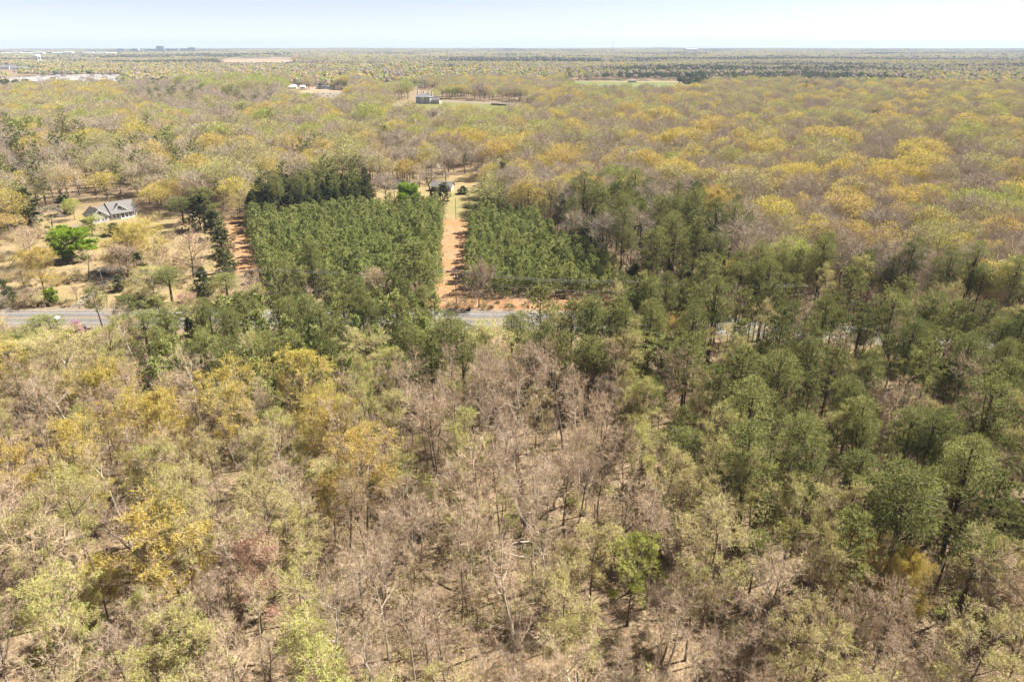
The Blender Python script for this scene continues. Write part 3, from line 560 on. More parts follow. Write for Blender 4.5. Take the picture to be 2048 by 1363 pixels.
# trees that stand out: base point, top, crown width (photograph pixels), kind, form, short name for labels, full label
HERO = [
    (100,705,634,82,'pine_tree',4,'the pine before the car','full pine standing in front of the road below the white car'),
    (38,745,690,60,'cedar_tree',1,'the dark lawn corner cedar','dark cedar at the corner of the small lawn at far left'),
    (205,655,575,58,'pine_tree',0,'the drive pine','pine standing right of the dirt drive in front of the road'),
    (272,690,590,78,'pine_tree',2,'the second road pine','broad pine in front of the road right of the drive pine'),
    (345,605,535,58,'pine_tree',4,'the pasture edge pine','pine at the roadside edge of the pasture'),
    (410,600,535,48,'cedar_tree',0,'the roadside cedar','dark evergreen at the roadside below the left clay strip'),
    (452,556,500,44,'cedar_tree',1,'the strip bottom cedar','dark cedar at the lower left of the left clay strip'),
    (436,478,420,56,'cedar_tree',0,'the strip side cedar','dark cedar along the upper left side of the left clay strip'),
    (446,512,455,50,'cedar_tree',1,'the middle strip cedar','dark cedar halfway along the left side of the left clay strip'),
    (402,462,392,66,'cedar_tree',2,'the tall strip cedar','tall dark cedar set back from the left clay strip'),
    (368,450,395,52,'pine_tree',4,'the clearing end pine','dark pine at the right end of the clearing beside the white house'),
    (462,545,505,40,'cedar_tree',0,'the low strip cedar','low dark cedar near the bottom of the left clay strip'),
    (458,618,548,62,'pine_tree',4,'the gap left pine','full pine at the foot of the left clay strip'),
    (330,672,592,74,'pine_tree',2,'the third road pine','round pine in front of the road third from the drive pine'),
    (300,715,625,84,'pine_tree',4,'the low road pine','low broad pine in front of the second road pine'),
    (390,690,612,78,'pine_tree',0,'the fourth road pine','pine in front of the road fourth from the drive pine'),
    (258,548,478,96,'golden_tree',3,'the second golden pasture tree','golden-brown tree standing close left of the golden pasture tree'),
    (330,562,500,60,'bare_tree',6,'the small round pasture tree','small round bare tree between the golden tree and the round bare tree'),
    (60,505,455,60,'bare_tree',7,'the drive bare tree','round bare tree beside the gravel drive at left'),
    (130,430,392,46,'cedar_tree',1,'the house left evergreen','dark evergreen behind the left end of the white house'),
    (318,425,372,62,'golden_tree',4,'the house right gold tree','golden brown tree behind the right end of the white house'),
    (300,408,352,66,'budding_tree',3,'the house rear pale tree','pale budding tree behind the white house roof'),
    (215,398,345,66,'golden_tree',3,'the house rear gold tree','golden brown tree directly behind the white house'),
    (285,548,505,34,'cedar_tree',2,'the pasture shade cedar','small dark evergreen in the shade beneath the golden pasture tree'),
    (155,600,572,30,'bare_tree',7,'the drive edge bush','low bare bush beside the dirt drive'),
    (50,575,540,44,'bare_tree',7,'the field bare bush','low bare bush in the dry field left of the brown-gold tree'),
    (185,470,430,44,'green_tree',0,'the yard leafing sapling','small leafing tree in front left of the white house'),
    (150,440,398,40,'green_tree',1,'the house corner tree','small yellow-green tree behind the left corner of the white house'),
    (158,676,646,40,'red_tree',1,'the pink roadside tree','small pink blossoming tree in front of the road below the white car'),
    (310,600,540,112,'budding_tree',3,'the pale pasture tree','pale yellow budding tree at the roadside in the pasture'),
    (372,632,590,48,'red_tree',0,'the small reddish roadside tree','small reddish tree by the road right of the pasture'),
    (240,582,550,32,'cedar_tree',0,'the small pasture evergreen','small evergreen beneath the golden pasture tree'),
    (15,612,558,54,'cedar_tree',2,'the left roadside evergreen','dark evergreen bush beside the road at far left'),
    (68,612,575,56,'bare_tree',6,'the brown roadside bush','low brown bare bush beside the road at left'),
    (107,608,580,26,'vivid_tree',0,'the small vivid roadside bush','small vivid green bush beside the road by the dirt drive'),
    (228,470,446,44,'cedar_tree',1,'the olive house bush','low olive evergreen bush in front of the white house'),
    (12,672,650,30,'bare_tree',6,'the hedge left bush','leftmost low brown bare bush of the hedge below the road'),
    (34,672,651,30,'bare_tree',7,'the hedge middle bush','middle low brown bare bush of the hedge below the road'),
    (54,672,650,28,'bare_tree',6,'the hedge right bush','right low brown bare bush of the hedge below the road'),
    (283,536,452,125,'golden_tree',4,'the golden pasture tree','broad golden-leafed tree standing in the dry pasture below the white house'),
    (388,556,468,112,'bare_tree',6,'the round bare pasture tree','round bare grey-brown tree beside the left clay strip'),
    (145,520,462,88,'vivid_tree',0,'the vivid green bush tree','vivid green bushy tree below the white house'),
    (250,560,492,95,'bare_tree',7,'the forked brown pasture tree','forked brown bare tree just left of the golden pasture tree'),
    (90,582,502,92,'golden_tree',3,'the brown-gold left tree','brownish gold tree in the dry field above the road at far left'),
    (108,463,412,66,'bare_tree',7,'the round bare yard tree','low round bare tree left of the white house'),
    (62,452,380,70,'cedar_tree',0,'the dark cedar by house','broad dark cedar left behind the round bare yard tree'),
    (20,470,428,70,'golden_tree',3,'the low gold edge tree','low golden tree at the left edge beside the dark cedar'),
    (14,545,455,80,'bare_tree',5,'the bare left edge tree','pale bare tree at the left edge above the gravel drive'),
    (178,560,500,45,'bare_tree',0,'the small dark forked tree','small bare tree with dark trunk beside the vivid green bush tree'),
    (412,460,375,75,'pine_tree',2,'the dark strip top pine','dark pine at the top end of the left clay strip'),
    (352,370,330,52,'cedar_tree',1,'the rear dark cedar pair','dark cedar behind the white house to its right'),
    (385,378,330,60,'vivid_tree',1,'the rear green round tree','round dark green tree behind the white house beyond the cedars'),
    (480,425,355,80,'golden_tree',3,'the yellow corner tree','bright yellow tree at the corner behind the pine plantation'),
    (815,428,370,52,'vivid_tree',1,'the lime green tree','lime green tree at the far edge of the pine plantation'),
    (863,404,322,95,'bare_tree',7,'the dark leaning trunk tree','large bare tree with dark leaning trunk in front of the low grey house'),
    (773,412,345,62,'bare_tree',6,'the round pale yard tree','round pale bare tree in the yard left of the lime green tree'),
    (868,404,374,28,'cedar_tree',2,'the leaning tree cedar','small dark evergreen under the dark leaning tree'),
    (790,402,366,30,'bare_tree',7,'the shed bare tree','small bare tree between the lime green tree and the shed'),
    (745,418,372,36,'cedar_tree',1,'the yard left cedar','dark evergreen at the left end of the yard by the plantation'),
    (925,388,372,24,'cedar_tree',0,'the small yard bush','small round dark bush in the grassy yard right of the low house'),
    (886,408,366,34,'cedar_tree',1,'the small plantation end cedar','small dark evergreen at the plantation end by the grassy strip'),
    (833,612,484,104,'pine_tree',2,'the big roadside pine','big spreading pine beside the road at the clay strip'),
    (757,608,540,78,'bare_tree',7,'the pale roadside bare tree','pale bare tree left of the big roadside pine'),
    (958,614,528,76,'bare_tree',6,'the bare strip foot tree','grey bare tree at the foot of the central clay strip'),
    (975,413,358,46,'cedar_tree',2,'the left strip cedar','broad dark cedar right of the grassy strip'),
    (1008,398,326,34,'cedar_tree',0,'the tall slim cedar','tall slim dark cedar second from the grassy strip'),
    (1045,408,350,44,'cedar_tree',1,'the conical third cedar','conical dark cedar third from the grassy strip'),
    (1076,408,372,30,'cedar_tree',0,'the small fourth cedar','smaller dark cedar fourth from the grassy strip'),
    (1180,510,440,66,'cedar_tree',2,'the dark plantation cedar','broad dark cedar standing above the right plantation'),
    (1068,485,448,40,'cedar_tree',1,'the plantation edge cedar','dark cedar at the upper edge of the right plantation'),
    (1225,405,330,60,'green_tree',1,'the round lime background tree','round lime green tree behind the tall pine stand'),
    (1010,440,418,40,'bare_tree',5,'the whitish yard shrub','low whitish bare shrub beyond the right plantation corner'),
    (145,808,668,215,'budding_tree',3,'the huge pale yellow tree','huge vase-shaped pale yellow tree at left in front of the road'),
    (45,790,690,90,'golden_tree',2,'the gold far left tree','golden tree at the far left beside the huge pale yellow tree'),
    (235,870,742,150,'golden_tree',4,'the first big golden tree','broad golden tree right of and below the huge pale yellow tree'),
    (340,965,800,185,'golden_tree',4,'the second big golden tree','broad golden tree with stout trunk in the left woodland'),
    (375,840,752,120,'bare_tree',7,'the pale vase bare tree','pale grey vase-shaped bare tree above the second big golden tree'),
    (480,860,770,120,'budding_tree',3,'the pale budding left tree','pale budding tree right of the pale vase bare tree'),
    (680,955,805,165,'golden_tree',4,'the round golden centre tree','round golden green tree left of the picture centre'),
    (735,790,672,110,'budding_tree',1,'the olive budding tree','olive budding tree beside a small yellow tree at the pine edge'),
    (787,745,690,34,'green_tree',0,'the small yellow tree','small bright yellow tree right of the olive budding tree'),
    (985,795,655,190,'budding_tree',3,'the wide vase tree','wide vase-shaped budding tree in front of the road gap'),
    (1350,735,638,125,'golden_tree',4,'the amber roadside tree','amber golden tree among pines right of the road gap'),
    (1312,810,672,120,'pine_tree',2,'the round-topped middle pine','round-topped pine in front of the amber roadside tree'),
    (1275,830,735,62,'green_tree',0,'the lime middle tree','slim lime green tree below the round-topped middle pine'),
    (1445,745,650,80,'budding_tree',1,'the pale gap tree','pale green budding tree right of the amber roadside tree'),
    (1720,915,788,118,'bare_tree',6,'the grey bare pine-wood tree','grey bare tree surrounded by the pines at right'),
    (1475,850,705,95,'pine_tree',0,'the dark twin pine','dark full pine in the right wood, left one of two'),
    (1540,870,705,85,'pine_tree',4,'the right twin pine','dark full pine in the right wood, right one of two'),
    (1478,925,785,105,'pine_tree',2,'the bright tufted pine','bright tufted pine below the dark twin pines'),
    (1880,1085,905,115,'pine_tree',3,'the large right pine','large round pine standing out at the right'),
    (1910,1235,1062,92,'pine_tree',4,'the lower right pine','rounded dark green pine at lower right near the corner'),
    (1690,1060,905,80,'pine_tree',4,'the pointed right pine','pointed pine left of the large right pine'),
    (1515,1120,990,75,'pine_tree',2,'the small bright pine','small bright green pine in the right woodland'),
    (1415,1110,945,84,'pine_tree',0,'the broad front pine','broad pine left of the small bright pine'),
    (1350,985,860,95,'pine_tree',3,'the dark front pine','dark pine at the left edge of the right pine wood'),
    (1330,1075,960,66,'green_tree',0,'the lime front tree','lime green tree in front of the dark front pine'),
    (1425,985,905,48,'green_tree',0,'the second lime tree','lime green tree right of the dark front pine'),
    (525,1265,1090,105,'red_tree',0,'the red budding tree','pinkish red budding tree among bare trees at lower left'),
    (1255,1250,1090,105,'green_tree',0,'the yellow-green front tree','yellow-green leafing tree in the front woodland right of centre'),
    (1130,1230,1090,100,'budding_tree',3,'the pale front tree','pale yellow-green budding tree left of the yellow-green front tree'),
    (1680,1235,1088,125,'golden_tree',4,'the gold front tree','golden tree in the lower right woodland'),
    (1785,1265,1115,105,'golden_tree',3,'the small gold front tree','smaller golden tree right of the gold front tree'),
    (470,1295,1140,140,'bare_tree',7,'the white-limbed tree','white-limbed bare tree beside the red budding tree'),
    (835,1085,985,120,'bare_tree',5,'the crooked trunk tree','bare tree with a crooked trunk in the front centre'),
    (60,1090,905,120,'golden_tree',2,'the leaning left golden tree','golden tree with leaning trunk at the left edge'),
    (1020,1235,1045,150,'bare_tree',5,'the bent pale tree','bare tree with a bent pale trunk front of centre'),
    (1040,398,318,70,'golden_tree',0,'the amber cedar tree','amber tree behind the tall cedars right of the grassy yard'),
    (1135,365,302,72,'golden_tree',1,'the bright amber back tree','bright amber tree beyond the cedars in the background'),
    (900,322,262,80,'golden_tree',1,'the yellow back tree','rounded yellow-gold tree behind the low house'),
    (1085,312,252,58,'green_tree',0,'the pale lime back tree','pale lime tree in the background behind the grassy strip'),
    (1345,395,318,84,'golden_tree',4,'the broad back gold tree','broad golden tree behind the tall pine stand'),
    (1420,470,385,100,'golden_tree',4,'the gold stand tree','golden tree rising behind the right end of the pine stand'),
    (1690,372,304,86,'golden_tree',0,'the tall slope gold tree','large golden tree on the wooded slope at right'),
    (1545,430,358,74,'golden_tree',2,'the middle slope gold tree','golden tree on the slope right of the pine stand'),
    (1700,535,448,74,'green_tree',1,'the pale green slope tree','pale green tree above the right pine wood'),
    (1905,330,252,62,'green_tree',0,'the lime slope tree','lime green tree high on the right slope'),
    (1830,405,333,70,'golden_tree',1,'the far gold slope tree','golden tree on the far part of the right slope'),
    (2000,520,428,80,'golden_tree',0,'the right edge gold tree','golden tree near the right edge above the pine wood'),
    (1870,470,398,74,'golden_tree',2,'the low slope gold tree','golden tree at mid slope toward the right edge'),
    (1745,578,498,55,'pine_tree',3,'the lone slope pine','lone dark pine standing above the right pine wood edge'),
    (1495,480,428,48,'pine_tree',4,'the stand end pine','dark pine just right of the tall pine stand'),
    (1990,590,508,110,'bare_tree',6,'the wide bare slope tree','wide bare tree at right above the pine wood'),
    (640,345,268,62,'pine_tree',2,'the back pine pair','tall dark pine rising behind the cedar band'),
    (610,350,278,44,'pine_tree',3,'the slim back pine','slim dark pine left of the tall pine behind the cedar band'),
    (285,330,262,70,'bare_tree',3,'the brown left back tree','brown bare tree in the background above the white house'),
    (60,345,250,80,'pine_tree',0,'the dark left back pine','dark pine in the background at far left'),
    (740,275,205,66,'green_tree',1,'the bright belt tree','bright leafing tree in the background below the parking lot'),
    (1150,228,178,42,'golden_tree',1,'the meadow gold tree','golden tree at the lawn edge right of the mansion'),
    (870,206,178,26,'green_tree',0,'the mansion lime tree','small lime tree at the right side of the mansion'),
    (815,200,160,32,'green_tree',1,'the mansion left tree','rounded tree on the lawn left of the mansion'),
    (1135,182,135,20,'pine_tree',4,'the meadow pine','dark evergreen at the corner of the far meadow'),
    (660,1045,925,95,'budding_tree',2,'the fuzzy centre-left tree','fuzzy pale budding tree below the round golden centre tree'),
]
hero_rec = []
for (bx, by, ty, wpx, kind, form, short, label) in HERO:
    x, y = G(bx, by); H = top_height(bx, by, ty); zc = y*CP + CAM_H*SP
    hero_rec.append(dict(x=x, y=y, H=H, W=wpx*zc/FPX, kind=kind, form=form, short=short, label=label, hero=True))
hxy = np.array([(h['x'], h['y']) for h in hero_rec]); hW = np.array([h['W'] for h in hero_rec])
rng = np.random.default_rng(7)
def jgrid(d0, d1, sp, half=1.0):
    """jittered grid over the wedge the camera sees"""
    xs = np.arange(-half*d1, half*d1, sp); ys = np.arange(-20, d1, sp)
    X, Y = np.meshgrid(xs, ys); X = X + (np.arange(len(ys)) % 2)[:, None]*sp*.5
    X = (X + rng.uniform(-.42, .42, X.shape)*sp).ravel(); Y = (Y + rng.uniform(-.42, .42, Y.shape)*sp).ravel()
    dd = np.hypot(X, Y); k = (dd >= d0) & (dd < d1) & (np.abs(X) < 0.80*Y + 45) & (Y > 22)
    return X[k], Y[k]
def open_mask(X, Y, H):
    m = np.zeros(len(X), bool)
    for f in (0.0, 0.25, 0.5, 0.75, 0.95):
        px, py = project(X, Y, H*f)
        for poly in OPEN: m |= inpoly(px, py, poly)
    return m
def road_dist(X, Y):
    d = np.full(len(X), 1e9)
    for p in RXY: d = np.minimum(d, np.hypot(X-p[0], Y-p[1]))
    return d
HMEAN = dict(bare_tree=17.5, budding_tree=17.5, golden_tree=17.5, green_tree=17, pine_tree=19, cedar_tree=12, young_pine=16)
trees = {k: [] for k in KINDS}
def populate(d0, d1, sp, only=None, slim=1.0):
    X, Y = jgrid(d0, d1, sp); n = len(X)
    H0 = np.full(n, 17.0); keep = ~open_mask(X, Y, H0)
    keep &= road_dist(X, Y) > 9.5
    hd = np.full(n, 1e9)
    for (hx, hy), w in zip(hxy, hW): hd = np.minimum(hd, np.hypot(X-hx, Y-hy) - w*.30)
    keep &= hd > 0.8
    gx, gy = project(X, Y, np.zeros(n))
    for P in PLANT: keep &= ~inpoly(gx, gy, P)
    keep &= ~((gx < 470) & (gy > 430) & (gy < 615)) | inpoly(gx, gy, [(-200,430),(60,430),(60,460),(-200,470)])
    X = X[keep]; Y = Y[keep]; n = len(X)
    px, py = project(X, Y, np.full(n, 12.0)); u = rng.random(n); done = np.zeros(n, bool)
    for zname, poly, mix in ZONES:
        if slim < 1: mix = dict(bare_tree=.8, budding_tree=.2)
        m = inpoly(px, py, poly) & ~done; done |= m; hk = slim
        if only and zname not in only: continue
        if slim < 1 and zname not in ('front', 'left front', 'right front', 'centre stems', 'right mix'): continue
        ks = list(mix); ps = np.cumsum([mix[k] for k in ks]); ps /= ps[-1]
        # clumps of a kind: shift the lot by slow noise
        for i in np.nonzero(m)[0]:
            c = 0.5 + 0.9*mnoise.noise((X[i]/38.0, Y[i]/38.0, 1.7)); v = min(.999, max(0, .62*u[i] + .38*c)) if zname in ('rest', 'golden slope', 'bright belt', 'brown wood', 'front', 'right front') else u[i]
            kd = ks[int(np.searchsorted(ps, v))]
            H = HMEAN[kd]*(0.70+0.60*rng.random())*(1.25 if zname == 'green hill' else .8 if zname == 'left belt' else 1.12 if zname == 'right stand' else .92 if zname == 'cedars' else 1)*(1.12 if math.hypot(X[i], Y[i]) > 420 else 1)*slim
            trees[kd].append(dict(x=X[i], y=Y[i], H=H, kind=kd, zone=zname, u=rng.random()))
populate(30, 200, 6.7); populate(45, 190, 9.2, None, .74); populate(200, 300, 7.3); populate(300, 420, 9.3); populate(420, 750, 11.8); populate(750, 1450, 13.5); populate(110, 340, 7.5, {'left belt', 'middle belt'}); populate(330, 470, 5.0, {'cedars'}); populate(100, 330, 13.0, {'right belt'})
# plantation rows
def plantation():
    a = Vector((*G(905, 600), 0)); b = Vector((*G(912, 440), 0)); dv = (b-a).normalized(); nv = Vector((dv.y, -dv.x, 0))
    for i in range(-42, 42):
        for j in range(-25, 75):
            p = a + nv*(i*3.6+rng.uniform(-1.2, 1.2)) + dv*(j*3.6+rng.uniform(-1.5, 1.5)); gx, gy = project([p.x], [p.y], [0.0])
            if any(inpoly(gx, gy, P)[0] for P in PLANT):
                if min(np.hypot(hxy[:, 0]-p.x, hxy[:, 1]-p.y) - hW*.35) < 0: continue
                trees['young_pine'].append(dict(x=p.x, y=p.y, H=9.6*(.66+.60*rng.random()), kind='young_pine', zone='plantation', u=rng.random(), row=(i, j)))
plantation()
# ------------------------------------------------------------------ individuals and stuff
TREE_NAME = dict(bare_tree='bare_tree', budding_tree='budding_tree', golden_tree='golden_tree', green_tree='leafy_tree', pine_tree='pine_tree', young_pine='young_pine', cedar_tree='cedar_tree', vivid_tree='leafy_tree', red_tree='budding_tree')
DESC = dict(bare_tree='bare grey tree', budding_tree='pale budding tree', golden_tree='golden tree', green_tree='lime green tree', pine_tree='dark green pine', young_pine='pointed young pine', cedar_tree='dark cedar')
GROUP = dict(bare_tree='bare trees in the woodland', budding_tree='pale budding trees in the woodland', golden_tree='golden trees in the woodland', green_tree='lime green trees in the woodland', pine_tree='tall pines in the woodland', young_pine='young pines in the plantation rows', cedar_tree='dark cedars', vivid_tree='leafy green trees', red_tree='red budding trees')
KEEP = 290
ONES = 'first second third fourth fifth sixth seventh eighth ninth tenth eleventh twelfth thirteenth fourteenth fifteenth sixteenth seventeenth eighteenth nineteenth twentieth'.split()
TENS = ['', '', 'twenty', 'thirty', 'forty', 'fifty', 'sixty', 'seventy', 'eighty']
def ordw(n):
    return ONES[n-1] if n <= 20 else (TENS[n//10][:-1] + 'ieth' if n % 10 == 0 else TENS[n//10] + '-' + ONES[n % 10 - 1])
LAND = [(h['short'], h['x'], h['y']) for h in hero_rec]
LAND += [('the white house', *G(215, 440)), ('the low grey house', *G(885, 385)), ('the white car', *G(103, 640)), ('the roadside utility pole', *G(913, 608))]
LX, LY = project([l[1] for l in LAND], [l[2] for l in LAND], [0.0]*len(LAND))
used = {}
def place_label(kind, gx, gy):
    d = np.hypot(LX-gx, (LY-gy)*1.6); i = int(np.argmin(d)); dx = gx-LX[i]; dy = (gy-LY[i])*1.6
    a = (math.degrees(math.atan2(dy, dx))+360+22.5) % 360
    s = ['right of', 'in front and right of', 'in front of', 'in front and left of', 'left of', 'behind and left of', 'behind', 'behind and right of'][int(a//45) % 8]
    return DESC[kind], s, LAND[i][0], d[i]
def make_tree(r, P):
    Tm, Cm, H, CW, _ = P[r['form'] % len(P)]
    e = empty(TREE_NAME[r['kind']], (r['x'], r['y'], -.05), r['rot'])
    sx = r['W']/CW if 'W' in r else r['H']/H*r['fat']; e.scale = (sx, sx, r['H']/H)
    link('trunk', Tm, e); link('crown', Cm, e); return e
for h in hero_rec:
    h['rot'] = rng.random()*6.28; e = make_tree(h, (PM if math.hypot(h['x'], h['y']) > 360 and h['kind'] in PM else PH)[h['kind']]); tag(e, h['label'], 'tree', GROUP[h['kind']])
pend = []; yp = []
for k, L in trees.items():
    if not L: continue
    xs = np.array([t['x'] for t in L]); ys = np.array([t['y'] for t in L]); hs = np.array([t['H'] for t in L])
    gx, gy = project(xs, ys, 0*xs); tx, ty = project(xs, ys, hs)
    vis = (tx > -15) & (tx < 2063) & (ty < 1363) & (gy > 0)
    d = np.hypot(xs, ys); order = np.argsort(np.where(vis, d, 1e9))
    nk = KEEP - sum(h['kind'] == k for h in hero_rec)
    ind = [i for i in order[:nk] if vis[i]]; rest = np.setdiff1d(np.arange(len(L)), ind)
    nf = len(PH[k])
    for i in ind:
        t = L[i]; t['rot'] = t['u']*6.28; t['fat'] = (.82+.34*rng.random() if gy[i] > 720 and k in ('bare_tree', 'budding_tree') else .85+.35*rng.random()); f = int(rng.integers(dict(bare_tree=6, budding_tree=3, golden_tree=3).get(k, nf)))
        if k in ('bare_tree', 'budding_tree') and gy[i] > 720 and rng.random() < .7: f = int(rng.integers(3))
        if k == 'pine_tree' and t['zone'] == 'right stand': f = int(rng.integers(3))
        t['form'] = f
        if d[i] > 235 and k in PM and k not in ('pine_tree', 'cedar_tree'): t['form'] = int(rng.integers(5)); t['fat'] = .85+.4*rng.random(); e = make_tree(t, PM[k])
        else: e = make_tree(t, PH[k])
        if k == 'young_pine' and 'row' in t: yp.append((e, t['row']))
        else: pend.append((e, k, *place_label(k, gx[i], gy[i])))
    if len(rest):
        near = d[rest] < (235 if k not in ('pine_tree', 'cedar_tree') else 360); meshes = []
        hi = [joined(k+'_form', *p[4]) for p in PH[k]]; nh = len(hi); meshes += hi
        hh = [p[2] for p in PH[k]]
        if k in PM: mid = [joined(k+'_far_form', *p[4]) for p in PM[k]]; meshes += mid; hh += [p[2] for p in PM[k]]
        idx = []; sc = []; nh_r = dict(bare_tree=6, budding_tree=3, golden_tree=3).get(k, nh)
        for j, i in enumerate(rest):
            f = int(rng.integers(nh_r)) if (near[j] or k not in PM) else nh + int(rng.integers(len(mid)))
            idx.append(f); s = hs[i]/hh[f]; w = s*(.85+.4*rng.random()); sc.append((w, w, s))
        pts = np.stack([xs[rest], ys[rest], np.full(len(rest), -.05)], 1); ro = np.stack([0*rest, 0*rest, rng.random(len(rest))*6.28], 1)
        scatter({'bare_tree': 'bare_woodland', 'budding_tree': 'budding_woodland', 'golden_tree': 'golden_woodland', 'green_tree': 'leafy_woodland', 'pine_tree': 'pine_woodland', 'young_pine': 'pine_plantation', 'cedar_tree': 'cedar_woodland'}[k],
                meshes, pts, ro, sc, idx, 'the remaining %ss massed farther back in the woods' % DESC[k])
rows = {}
for e, (i, j) in yp: rows.setdefault(i, []).append((j, e))
left = sorted([i for i in rows if i < 0], reverse=True); right = sorted([i for i in rows if i >= 0])
for side, ids in (('left', left), ('right', right)):
    for n, i in enumerate(ids):
        for m_, (j, e) in enumerate(sorted(rows[i], key=lambda q: q[0])):
            tag(e, 'young pine, %s from the road in %s row %s of the central clay strip' % (ordw(m_+1), ordw(n+1), side), 'tree', GROUP['young_pine'])
byk = {}
for p in pend: byk.setdefault((p[2], p[3], p[4]), []).append(p)
for key, ps in byk.items():
    ps.sort(key=lambda p: p[5])
    for j, p in enumerate(ps):
        lab = '%s%s%s %s %s' % (ordw(j+1)+' ' if j else '', 'nearest ' if len(ps) > 1 else '', *key)
        tag(p[0], lab, 'tree', GROUP[p[1]])
# ------------------------------------------------------------------ undergrowth
def undergrowth():
    X, Y = jgrid(30, 215, 2.3); px, py = project(X, Y, 0*X); n = len(X); keep = (road_dist(X, Y) > 7)
    nz = np.array([mnoise.noise((x/14.0, y/14.0, 5.5)) for x, y in zip(X, Y)])
    keep &= (rng.random(n) < .62 + .9*nz) & (py > 690)
    keep &= ~inpoly(px, py, OPEN[0])
    sh = [shrub(71, 2.0, 3.0)[0:2], shrub(72, 3.0, 3.0, nst=10), shrub(73, 4.5, 2.5, nst=8, tw=.035), shrub(74, 2.4, 3.2, leaf='olive', nleaf=2), shrub(75, 1.8, 3.4, leaf='green', nleaf=3, lsize=.17), shrub(76, 3.5, 3, leaf='bud', nleaf=2)]
    ms = [c.mesh('shrub_form', m) for c, m in sh]
    g = np.array([mnoise.noise((x/18.0, y/18.0, 9.5)) for x, y in zip(X, Y)])
    idx = []
    for i in np.nonzero(keep)[0]:
        r = rng.random()
        if g[i] > .22 and py[i] > 880: idx.append(4 if r < .5 else 3 if r < .75 else 1)
        else: idx.append(int(rng.choice([0, 1, 2, 3, 5], p=[.28, .26, .18, .16, .12])))
    k = np.nonzero(keep)[0]; s = .7+.7*rng.random(len(k))
    scatter('undergrowth', ms, np.stack([X[k], Y[k], 0*k], 1), np.stack([0*k, 0*k, rng.random(len(k))*6.28], 1), np.stack([s*1.1, s*1.1, s], 1), idx, 'tangled brush and saplings covering the woodland floor')
    # taller brush under the woods of the middle distance
    X, Y = jgrid(215, 430, 6.0); gx, gy = project(X, Y, 0*X); kp = ~open_mask(X, Y, 0*X+4.0) & (road_dist(X, Y) > 8)
    for P_ in PLANT: kp &= ~inpoly(gx, gy, P_)
    kp &= ~((gx < 480) & (gy > 425) & (gy < 620)); kp &= ~inpoly(gx, gy, [(735,360),(1010,345),(1010,440),(735,425)])
    X = X[kp]; Y = Y[kp]; n2 = len(X); sc2 = 1.3 + .9*rng.random(n2)
    scatter('brush_wood', ms, np.stack([X, Y, 0*X], 1), np.stack([0*X, 0*X, rng.random(n2)*6.28], 1), np.stack([sc2*1.3, sc2*1.3, sc2], 1), rng.choice([0, 1, 2, 3, 5], n2, p=[.3, .28, .2, .08, .14]), 'brush and saplings filling the woods behind the road')
    # pasture weeds and roadside brush
    P = []; I = []
    for i in range(5200):
        qx, qy = rng.uniform(-60, 470), rng.uniform(405, 625); x, y = G(qx, qy)
        if np.min(np.hypot(RXY[:, 0]-x, RXY[:, 1]-y)) < 9: continue
        nn = mnoise.noise((x/12.0, y/12.0, 2.2))
        if nn < .12 or inpoly([qx], [qy], [(160,425),(285,415),(285,455),(160,455)])[0]: continue
        if not (435 < qy < 620) or abs(qx-160) < 8+abs(qy-595)*.4 and qy > 570: continue
        P.append((x, y, 0)); I.append(int(rng.choice([0, 3, 6, 6, 6, 5])))
    for i in range(150):
        qx, qy = rng.uniform(840, 1260), rng.uniform(590, 620); x, y = G(qx, qy)
        if np.min(np.hypot(RXY[:, 0]-x, RXY[:, 1]-y)) < 7.5: continue
        P.append((x, y, 0)); I.append(int(rng.choice([0, 1, 2, 6, 3])))
    c, m = shrub(77, 1.0, 2.0, leaf='straw', nleaf=4, lsize=.2); ms2 = ms + [c.mesh('weed_form', m)]
    n = len(P); s = .45+.6*rng.random(n)
    scatter('brush', ms2, P, np.stack([np.zeros(n), np.zeros(n), rng.random(n)*6.28], 1), np.stack([s, s, s], 1), I, 'dry weeds and low bushes in the pasture and along the road')
undergrowth()
